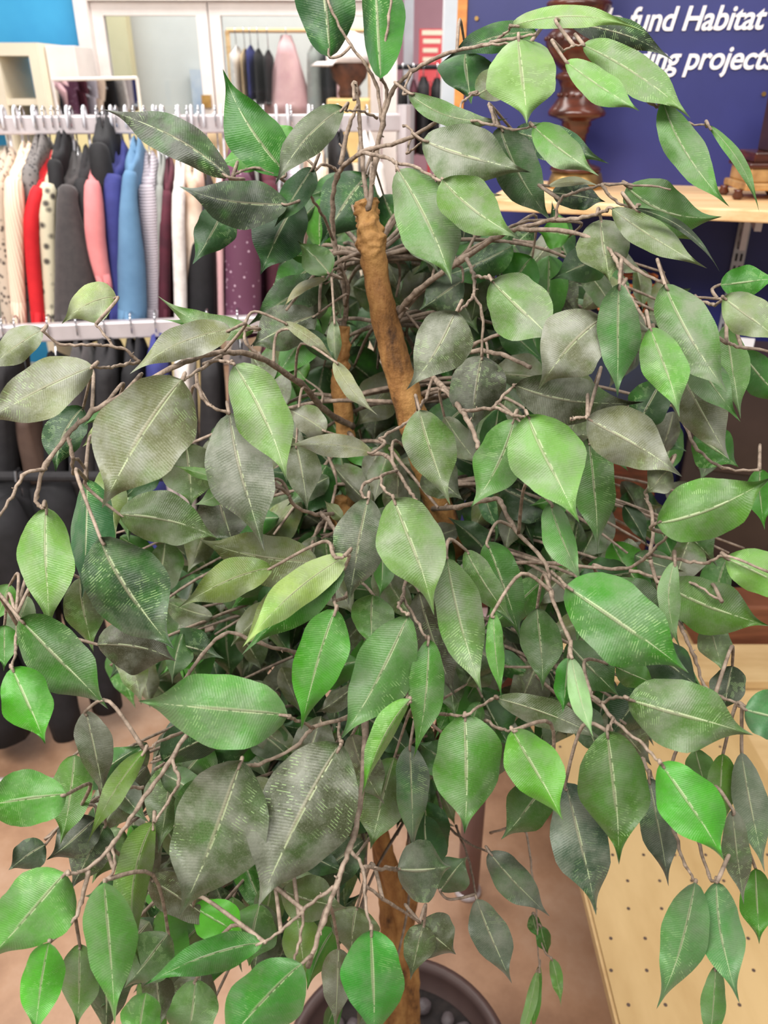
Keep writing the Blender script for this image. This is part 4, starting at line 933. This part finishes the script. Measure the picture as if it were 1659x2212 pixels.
LV = [
# bx,by,tx,ty,w,depth,(rgb, shade painted into the deep greens),dust,{slant,bend,k,curl}
(712,124,672,-190,126,.62,(42,92,55),.1,{}),
(822,170,812,-150,90,.62,(50,125,38),.1,dict(k=.3)),
(618,376,481,148,112,.60,(46,118,34),.1,dict(bend=-.06)),
(636,322,588,262,52,.68,(82,160,48),.1,{}),
(585,345,468,360,66,.70,(78,150,44),.1,dict(bend=.1)),
(743,232,594,400,80,.58,(90,104,92),.4,dict(bend=.07,slant=-.2)),
(676,362,592,492,66,.60,(44,84,56),.2,{}),
(497,384,222,236,84,.55,(46,56,44),.2,dict(bend=.06,slant=.3)),
(622,442,386,402,104,.60,(44,66,46),.2,dict(bend=-.06,slant=.3)),
(488,448,415,572,90,.68,(34,84,40),.1,{}),
(645,428,562,594,118,.67,(30,78,42),.1,{}),
(795,378,690,535,118,.80,(32,78,46),.1,{}),
(828,420,890,590,100,.82,(32,78,44),.1,{}),
(860,366,976,614,132,.55,(104,146,94),.5,dict(bend=-.04,slant=-.2)),
(956,387,1124,515,114,.52,(110,150,88),.5,dict(slant=-.3,bend=.05)),
(912,302,1146,372,130,.54,(98,122,92),.7,dict(slant=-.2)),
(1080,272,1192,480,104,.57,(76,106,82),.5,dict(slant=.1,bend=.05)),
(1152,272,1294,380,80,.50,(104,156,84),.5,dict(slant=-.3)),
(1110,284,1316,354,80,.62,(48,92,66),.2,{}),
(1120,84,1138,268,156,.50,(146,186,132),.4,dict(slant=-.3)),
(1160,70,958,132,66,.60,(28,62,40),.1,dict(bend=.08)),
(1006,112,1018,225,120,.62,(40,88,52),.1,{}),
(1030,205,1140,140,78,.60,(104,112,88),.5,{}),
(882,200,1098,256,52,.56,(98,128,88),.5,dict(bend=.12)),
(1104,56,1400,72,52,.50,(150,188,132),.5,dict(bend=-.1,slant=-.3)),
(1230,52,1455,132,68,.52,(34,56,40),.1,dict(bend=-.08,slant=.3)),
(1258,96,1492,256,92,.49,(122,162,108),.5,dict(slant=-.3,bend=-.05)),
(1222,132,1382,240,74,.46,(132,186,112),.4,dict(slant=-.3)),
(1432,218,1576,447,82,.49,(98,150,88),.4,dict(bend=.06)),
(1530,270,1640,458,28,.50,(92,150,72),.3,dict(bend=-.08)),
(1354,402,1560,468,118,.53,(80,132,58),.2,dict(bend=.12,slant=-.1)),
(1192,416,1308,436,66,.57,(32,60,42),.1,{}),
(1185,402,1300,404,20,.56,(160,160,142),.8,dict(bend=-.1)),
(1322,450,1528,580,70,.50,(116,138,102),.7,dict(slant=-.3)),
(1402,452,1512,525,62,.54,(104,150,72),.4,{}),
(1372,450,1555,588,20,.49,(40,58,38),.1,dict(bend=-.12)),
(1298,474,1318,614,120,.53,(104,122,88),.7,{}),
(1312,556,1188,605,84,.62,(42,84,40),.1,{}),
(1062,606,1200,740,140,.48,(110,150,94),.6,dict(slant=-.2)),
(986,672,878,842,122,.50,(94,104,90),.8,dict(bend=-.05)),
(1302,688,1162,842,142,.46,(108,112,100),.9,dict(bend=.05)),
(1042,768,1016,945,124,.57,(64,70,58),.5,{}),
(1113,832,1392,868,104,.52,(80,86,74),.7,dict(bend=.06)),
(1338,612,1334,858,92,.45,(82,136,86),.4,{}),
(1404,708,1468,902,96,.44,(102,166,70),.4,dict(slant=-.2)),
(1436,613,1572,850,120,.47,(100,144,90),.6,dict(slant=-.2,bend=.03)),
(1492,750,1600,912,84,.50,(84,136,78),.4,{}),
(1470,800,1576,994,108,.52,(112,116,102),.8,{}),
(1562,642,1690,742,92,.46,(136,154,122),.6,dict(slant=-.2)),
(1556,615,1690,600,70,.52,(62,140,42),.1,{}),
(1570,700,1600,905,74,.56,(92,142,72),.3,{}),
(1600,760,1700,880,80,.60,(46,104,34),.1,{}),
(1430,822,1362,940,90,.61,(36,76,38),.1,{}),
(1268,903,1474,1030,124,.47,(122,126,112),.9,dict(slant=-.1,bend=-.03)),
(1445,1012,1392,1068,64,.475,(98,106,92),.6,dict(slant=.6)),
(1112,905,1016,1096,116,.49,(96,150,84),.4,dict(bend=-.06)),
(1140,896,1252,1130,156,.44,(122,176,100),.4,dict(slant=-.25)),
(1188,1085,1258,1262,70,.46,(106,166,106),.4,dict(k=.2)),
(1272,945,1290,1197,98,.53,(76,116,64),.3,{}),
(906,885,973,1092,106,.50,(104,132,88),.6,{}),
(850,1076,938,1330,144,.45,(116,154,98),.5,dict(slant=-.15)),
(796,1075,752,1308,108,.48,(80,92,86),.6,{}),
(805,978,618,962,50,.52,(140,142,124),.9,dict(bend=.05,slant=-.2)),
(506,787,620,1042,122,.48,(120,160,98),.5,dict(slant=-.2,bend=-.05)),
(496,892,572,1192,148,.51,(92,104,94),.8,{}),
(394,820,220,1098,206,.43,(118,122,106),.9,dict(bend=.03)),
(500,712,280,808,80,.50,(130,136,114),.9,dict(slant=-.2,bend=.07)),
(202,792,-50,918,118,.46,(130,136,114),.9,dict(slant=-.2)),
(92,712,-40,806,70,.50,(124,134,110),.9,dict(slant=-.2)),
(252,642,133,700,84,.52,(164,178,138),.6,dict(slant=-.3,bend=.1)),
(550,714,340,638,54,.62,(88,124,64),.3,dict(bend=-.1)),
(505,716,348,690,24,.64,(76,138,40),.1,{}),
(712,592,642,520,66,.66,(76,118,58),.2,{}),
(700,560,565,655,84,.78,(44,88,48),.1,{}),
(712,608,534,705,84,.74,(54,84,54),.2,dict(bend=.05)),
(706,602,610,668,22,.70,(174,168,150),.8,dict(bend=.12)),
(684,680,538,750,102,.72,(64,74,58),.4,{}),
(612,696,726,782,28,.60,(136,136,116),.7,dict(bend=-.05)),
(650,712,730,788,46,.62,(34,64,40),.1,{}),
(722,688,727,795,30,.62,(104,124,98),.5,{}),
(722,780,816,897,38,.58,(154,158,134),.7,dict(bend=.06)),
(936,570,864,715,76,.82,(128,130,114),.8,{}),
(1000,606,905,670,84,.70,(56,84,62),.3,{}),
(862,806,764,926,96,.88,(132,134,120),.8,{}),
(700,790,668,935,78,.90,(48,100,40),.1,{}),
(692,628,660,782,64,.92,(92,144,62),.1,{}),
(704,932,616,880,66,.62,(114,114,102),.8,{}),
(640,956,664,1105,80,.62,(98,108,92),.6,{}),
(257,1110,472,1164,114,.50,(88,114,68),.4,dict(slant=-.1,bend=-.06)),
(470,1055,505,1180,130,.57,(60,66,54),.5,{}),
(688,1215,430,1165,112,.54,(114,124,84),.5,dict(bend=-.05)),
(402,958,412,1095,118,.59,(88,108,72),.4,{}),
(502,1042,372,1004,24,.56,(84,130,54),.2,{}),
(515,1050,418,1092,44,.55,(100,146,84),.3,{}),
(228,1008,250,1165,70,.56,(134,154,106),.5,{}),
(188,1035,176,1295,98,.51,(58,116,84),.3,dict(k=-.35)),
(216,1160,376,1402,172,.44,(42,74,48),.35,dict(slant=.1,bend=.04)),
(100,1096,108,1374,118,.48,(116,166,84),.4,{}),
(42,1336,234,1532,132,.46,(66,116,54),.3,{}),
(26,1442,98,1608,116,.43,(76,166,34),.2,dict(slant=-.2)),
(172,1248,202,1412,84,.55,(88,104,62),.3,{}),
(210,1392,380,1428,116,.53,(74,72,62),.5,dict(bend=-.08)),
(22,1262,-10,1345,60,.56,(96,150,80),.2,{}),
(10,1350,8,1450,60,.56,(70,140,50),.2,{}),
(62,1288,18,1425,70,.58,(98,128,92),.4,{}),
(588,1226,384,1314,84,.50,(124,144,88),.5,dict(slant=-.2,bend=.05)),
(750,1200,524,1398,80,.455,(172,200,138),.4,dict(slant=-.5,bend=.05)),
(744,1228,522,1415,86,.475,(64,126,48),.2,dict(slant=.1)),
(628,1268,518,1402,66,.53,(144,154,108),.5,{}),
(726,1315,650,1578,112,.45,(74,158,42),.2,dict(bend=.02)),
(882,1330,734,1600,126,.46,(92,144,88),.3,dict(bend=-.03)),
(806,1284,802,1405,92,.52,(88,138,72),.4,{}),
(622,1546,298,1514,166,.43,(90,156,80),.4,dict(slant=-.15)),
(522,1642,388,1978,204,.43,(84,102,80),.7,dict(bend=-.02)),
(738,1606,558,1958,212,.43,(76,84,70),.7,dict(bend=.02)),
(886,1510,782,1722,50,.45,(102,168,56),.3,dict(bend=.06,k=.4)),
(926,1380,892,1642,76,.47,(80,140,64),.3,dict(bend=-.04)),
(886,1608,892,1845,74,.53,(84,104,104),.4,{}),
(1005,1543,1003,1802,152,.45,(80,136,58),.35,{}),
(1106,1576,1216,1772,112,.43,(102,172,64),.3,dict(slant=-.2)),
(1192,1678,1082,1814,100,.49,(68,110,48),.2,{}),
(966,1205,1042,1500,104,.47,(110,148,98),.5,dict(bend=.02)),
(1006,1188,1112,1350,64,.50,(88,124,74),.4,{}),
(1052,1170,1124,1385,90,.53,(64,114,54),.2,{}),
(1066,1322,1084,1512,40,.46,(86,158,54),.2,{}),
(905,1278,985,1510,96,.60,(74,72,62),.5,{}),
(1160,1313,1172,1492,88,.51,(72,114,58),.3,{}),
(1222,1265,1488,1454,172,.43,(66,142,44),.3,dict(slant=-.1)),
(1235,1420,1282,1594,46,.42,(146,190,156),.3,dict(slant=-.5)),
(1228,1420,1215,1540,56,.44,(54,130,34),.1,{}),
(1072,1508,1312,1604,64,.47,(84,98,74),.6,dict(bend=-.04)),
(1356,1510,1628,1588,154,.43,(90,130,74),.5,dict(slant=-.15)),
(1312,1578,1337,1868,150,.44,(80,124,58),.3,{}),
(1427,1647,1564,1858,126,.42,(80,176,54),.2,dict(slant=-.2)),
(1222,1690,1288,1978,124,.47,(64,90,84),.5,{}),
(1402,1680,1444,1915,76,.50,(74,90,90),.4,{}),
(1418,1130,1668,1030,136,.43,(90,144,58),.3,dict(slant=-.2,bend=.05)),
(1567,1205,1730,1290,94,.44,(116,170,74),.3,dict(slant=-.2)),
(1432,1262,1662,1352,116,.47,(90,134,60),.3,{}),
(1458,1212,1472,1405,48,.45,(116,154,116),.4,dict(bend=.1)),
(1302,1258,1462,1355,102,.52,(64,98,54),.3,{}),
(1226,1388,1338,1505,98,.53,(64,104,54),.2,{}),
(1602,1625,1652,1885,74,.46,(110,124,128),.5,{}),
(1582,1748,1607,1955,62,.45,(104,112,110),.5,{}),
(1562,1628,1558,1808,66,.47,(94,144,54),.3,{}),
(1502,1618,1524,1705,60,.51,(88,134,64),.2,{}),
(1502,1906,1418,2180,102,.44,(96,146,106),.3,dict(bend=-.04)),
(1548,1904,1598,2168,96,.44,(90,150,104),.3,dict(bend=.04)),
(1546,2086,1528,2270,54,.45,(96,150,90),.3,{}),
(1632,1876,1640,2040,74,.49,(76,136,40),.1,{}),
(1532,1342,1562,1455,72,.50,(120,148,118),.4,{}),
(1582,1438,1560,1540,80,.52,(46,64,42),.2,{}),
(1608,1532,1730,1565,106,.44,(80,140,112),.3,{}),
(1030,1942,1106,2125,80,.62,(104,116,122),.5,{}),
(1056,1840,1188,1980,78,.62,(86,98,102),.5,{}),
(858,1877,975,1872,138,.52,(78,96,84),.5,{}),
(950,1925,1010,1850,84,.62,(78,108,82),.3,{}),
(906,1992,985,2062,110,.53,(80,88,68),.5,{}),
(916,1996,886,2118,70,.52,(88,96,78),.5,{}),
(802,2008,806,2268,132,.42,(64,156,64),.25,{}),
(652,2082,476,2268,150,.42,(64,144,64),.3,{}),
(568,2036,308,2130,80,.43,(56,126,48),.2,dict(bend=.05)),
(332,1775,304,2088,80,.46,(116,154,84),.4,dict(bend=.1,k=.2)),
(226,1906,248,2214,114,.42,(90,150,80),.3,{}),
(142,1886,-34,2080,158,.42,(100,170,84),.3,dict(slant=-.1)),
(106,2036,74,2246,94,.42,(90,186,64),.25,{}),
(144,1716,-70,1744,124,.43,(80,156,54),.25,dict(slant=-.1)),
(162,1630,130,1825,96,.52,(100,150,80),.3,{}),
(186,1535,226,1735,78,.47,(80,84,72),.5,{}),
(314,1620,188,1824,50,.46,(124,160,94),.4,dict(bend=.04)),
(208,1768,100,1858,90,.54,(48,62,48),.3,{}),
(228,1780,150,1925,92,.56,(58,66,56),.4,{}),
(98,1825,18,1880,70,.57,(40,64,42),.2,{}),
(320,1896,496,2024,92,.50,(88,88,74),.6,{}),
(418,1958,534,2030,96,.50,(96,196,54),.1,{}),
(562,1952,538,2088,104,.54,(84,134,64),.3,{}),
(608,1922,750,1962,102,.52,(98,118,74),.4,{}),
(772,1958,758,2068,104,.56,(104,118,84),.4,{}),
(642,1978,658,2116,84,.54,(114,144,74),.3,{}),
(732,2048,724,2225,74,.52,(104,104,88),.5,{}),
(172,2038,165,2225,84,.47,(104,144,84),.4,{}),
(316,2144,298,2275,88,.44,(90,160,70),.3,{}),
(424,2115,400,2270,110,.47,(94,144,74),.3,{}),
(364,2016,268,2135,104,.49,(94,130,88),.4,{}),
(1160,2098,1114,2270,26,.78,(130,170,120),.3,{}),
(1192,2070,1212,2175,28,.78,(110,160,90),.3,{}),
(1150,1975,1165,2030,30,.78,(60,110,36),.1,{}),
(1168,2000,1184,2062,34,.78,(60,110,36),.1,{}),
(1165,2085,1150,2240,24,.79,(90,150,60),.2,{}),
(1500,938,1596,1010,100,.62,(56,118,36),.1,{}),
(1642,1012,1652,1145,64,.56,(70,150,40),.1,{}),
(852,1636,800,1835,116,.60,(92,112,68),.4,{}),
(1055,790,1010,930,40,.66,(50,90,50),.1,{}),
(740,1120,700,1080,30,.62,(120,130,100),.4,{}),
(1150,555,1090,640,90,.72,(60,140,40),.1,{}),
(1020,525,960,600,80,.74,(66,136,46),.1,{}),
(1230,510,1160,500,70,.70,(84,160,52),.1,{}),
(660,820,610,760,70,.84,(90,150,60),.1,{}),
(920,1010,1000,1080,90,.66,(74,88,66),.4,{}),
(960,900,1040,1010,60,.62,(112,116,112),.6,{}),
(1270,870,1220,960,60,.60,(100,112,90),.4,{}),
(180,880,120,1020,90,.56,(30,76,36),.1,dict(bend=.1)),
(270,868,180,920,40,.55,(60,130,40),.1,{}),
(240,905,178,965,36,.54,(176,190,140),.4,{}),
(1290,1620,1230,1500,70,.60,(60,90,54),.2,{}),
(1080,1440,1000,1380,100,.62,(74,96,66),.4,{}),
(1005,1480,1060,1400,90,.66,(84,104,74),.4,{}),
(1330,1440,1420,1480,60,.54,(70,124,44),.2,{}),
(560,1820,480,1760,60,.6,(60,100,50),.2,{}),
(980,1660,900,1600,80,.62,(54,92,50),.2,{}),
]
random.seed(3)
rg = random.Random(21)
def near_twig(bx, by, d):
    best = None
    for (a, b, dd, p) in TWIGS:
        q = (a-bx)**2+(b-by)**2+((dd-d)*900)**2
        if best is None or q < best[0]: best = (q, a, b, dd, p)
    return best
order = sorted(range(len(LV)), key=lambda i: -(sqrt((LV[i][0]-LV[i][2])**2+(LV[i][1]-LV[i][3])**2)*LV[i][4]))
big = set(order[:98])
rest = MB(); rest_t = MB()
def stalk(mb, lv, d, rgi):
    bx, by, tx, ty = lv[:4]; q = near_twig(bx, by, d)
    if q is None or q[0] > 190**2: return False
    B = P(bx, by, d+.0008); T = q[4]; L_ = (B-T).length
    if L_ < .003: L_ = .003
    dl = (P(tx, ty, d)-P(bx, by, d)).normalized()
    inn = P(bx+(tx-bx)*.06, by+(ty-by)*.06, d+.0012)
    mid = (B+T)/2 - dl*min(.3*L_, .015) + Vector((0, 0, .12*L_))
    pts = smooth_path([tuple(T), tuple(mid), tuple(B), tuple(inn)], 5)
    mb.tube(pts, [.0013-.0005*i/len(pts) for i in range(len(pts))], 7, jit=.15, seed=rgi)
    return True
for i, lv in enumerate(LV):
    bx, by, tx, ty, w, d, col, dust, kw = lv
    d *= LS if d < .66 else 1.0
    kw = dict(kw); kw.setdefault('slant', rg.uniform(-.22, .22)); kw.setdefault('bend', rg.uniform(-.03, .03)); kw.setdefault('curl', rg.uniform(-.06, .10))
    if i in big:
        m = leaf_mesh(MB(), bx, by, tx, ty, w, d, col, dust, rg=rg, **kw); lo = m.build('leaf', M_LEAF, tree, smooth=True)
        d0 = d-kw['slant']*(sqrt((tx-bx)**2+(ty-by)**2)*d/F)*.5+kw['curl']*.0
        sm = MB()
        if stalk(sm, lv, d0+kw['curl']*-.6*(-1)*0, i): sm.build('leaf_stalk', M_TWIG, lo, smooth=True)
    else:
        leaf_mesh(rest, bx, by, tx, ty, w, d, col, dust, rg=rg, **kw)
        d0 = d-kw['slant']*(sqrt((tx-bx)**2+(ty-by)**2)*d/F)*.5
        stalk(rest_t, lv, d0, i)
# inner foliage: twigs growing from the trunks, each carrying a spray of leaves
POLY = [(600,560),(680,400),(800,300),(980,300),(1180,440),(1330,540),(1420,560),(1540,700),(1570,960),(1640,1060),(1620,1290),(1500,1330),(1460,1600),(1330,1640),(1200,1560),(1080,1640),(960,1690),(960,1900),(860,1960),(740,1960),(640,1900),(560,2080),(400,2212),(240,2180),(230,1960),(140,1900),(150,1740),(260,1560),(240,1440),(60,1330),(110,1200),(250,1020),(420,960),(560,900),(560,760)]
def inside(x, y):
    c = False; n = len(POLY)
    for i in range(n):
        x0, y0 = POLY[i]; x1, y1 = POLY[(i+1) % n]
        if (y0 > y) != (y1 > y) and x < (x1-x0)*(y-y0)/(y1-y0)+x0: c = not c
    return c
PAL = [((50,100,44),.1),((66,120,50),.2),((84,110,70),.4),((98,106,84),.6),((40,70,42),.1),((70,136,44),.1),((88,92,78),.5),((110,118,90),.6),((60,84,54),.3),((44,90,48),.1)]
TR = [(800,560,.74),(835,700,.76),(880,870,.78),(745,860,.80),(750,960,.83),(930,1050,.80),(975,1180,.84),(762,1150,.86),(764,1320,.90),(980,1380,.89),(785,1560,.97),(960,1620,.98)]
ZONES = [(765, 425, 850, 640), (800, 600, 912, 905), (705, 700, 778, 945), (925, 1040, 1000, 1110), (725, 1080, 765, 1150), (815, 1800, 892, 2010)]
def zone(x, y): return any(a <= x <= c and b <= y <= d for a, b, c, d in ZONES)
rg = random.Random(77); nl = 0; tries = 0
POLY2 = [(150,1600),(900,1600),(960,1880),(900,2040),(820,2212),(160,2212),(190,1950),(120,1880)]
while nl < 1150 and tries < 9000:
    tries += 1
    if nl >= 850: POLY = POLY2
    x, y = rg.uniform(0, 1640), rg.uniform(330, 2212)
    if nl > 600 and y < 1150: continue
    if not inside(x, y): continue
    # depth window grows downwards with the crown
    d = rg.uniform(.66, 1.0) if y < 1300 else rg.uniform(.60, .95)
    tx_, ty_, td = min(TR, key=lambda q: abs(q[1]-(y-120))+.3*abs(q[0]-x)+rg.uniform(0, 160))
    pts = [(tx_, ty_, td), ((tx_*2+x)/3+rg.uniform(-30, 30), (ty_*2+y)/3-50, (td*2+d)/3), ((tx_+x*2)/3+rg.uniform(-30, 30), (ty_+y*2)/3-45, (td+d*2)/3), (x, y, d)]
    sp = smooth_path(pts, 5)
    rest_t.tube([P(*q) for q in sp], [.0023-.0012*i/len(sp) for i in range(len(sp))], 6, jit=.2, seed=tries)
    for q in range(7):
        t = sp[max(4, len(sp)-1-q*2)]; lx, ly, ld = t[0], t[1], t[2]
        an = rg.gauss(pi/2, .75) if rg.random() < .85 else rg.uniform(0, 6.28)
        Lp = rg.uniform(.055, .085)*F/ld*rg.uniform(.7, 1)
        sx_, sy_ = lx+cos(an)*16, ly+abs(sin(an))*10
        ex, ey = sx_+cos(an)*Lp, sy_+sin(an)*Lp
        if not inside((sx_+ex)/2, (sy_+ey)/2): continue
        if ld < (.86 if sy_ < 1100 else 1.25) and any(zone(sx_+(ex-sx_)*f_+g_, sy_+(ey-sy_)*f_) for f_ in (0, .25, .5, .75, 1) for g_ in (-25, 0, 25)): continue
        c_, du = PAL[rg.randrange(len(PAL))]
        j_ = rg.uniform(.85, 1.15); c_ = tuple(min(255, v*j_) for v in c_)
        leaf_mesh(rest, sx_, sy_, ex, ey, Lp*rg.uniform(.36, .58), ld+rg.uniform(-.03, .03), c_, du, slant=rg.uniform(-.5, .6), bend=rg.uniform(-.06, .06), curl=rg.uniform(-.06, .1), k=rg.uniform(-.3, .3), rg=rg)
        nl += 1
# leaves hanging behind the trunks
POLY = [(600, 480), (760, 420), (1000, 440), (1150, 640), (1100, 1000), (1000, 1330), (820, 1480), (420, 1560), (215, 1540), (250, 1380), (420, 1250), (560, 900)]
rg = random.Random(5); k_ = 0; nb = 0
while nb < 260 and k_ < 3000:
    k_ += 1
    lx_, ly_ = rg.uniform(200, 1160), rg.uniform(420, 1560)
    ld = rg.uniform(.90, 1.12)
    an = rg.gauss(pi/2, .8); Lp = rg.uniform(.06, .09)*F/ld
    ex, ey = lx_+cos(an)*Lp, ly_+sin(an)*Lp
    if not inside(lx_, ly_) or not inside(ex, ey): continue
    c_, du = PAL[rg.randrange(len(PAL))]
    leaf_mesh(rest, lx_, ly_, ex, ey, Lp*rg.uniform(.4, .62), ld, c_, du, slant=rg.uniform(-.4, .5), bend=rg.uniform(-.06, .06), curl=rg.uniform(-.06, .1), k=rg.uniform(-.2, .2), rg=rg)
    if nb % 3 == 0:
        q = min(TR, key=lambda q: abs(q[1]-(ly_-60))+.5*abs(q[0]-lx_)); sp = smooth_path([q, ((q[0]+lx_)/2, (q[1]+ly_)/2-30, (q[2]+ld)/2), (lx_, ly_, ld)], 6)
        rest_t.tube([P(*s) for s in sp], [.0026-.0014*i/len(sp) for i in range(len(sp))], 6, jit=.2, seed=k_)
    nb += 1
rest.build('foliage', M_LEAF, tree, smooth=True, kind='stuff', label='dense inner and smaller leaves of the tree')
rest_t.build('inner_twigs', M_TWIG, tree, smooth=True, kind='stuff')
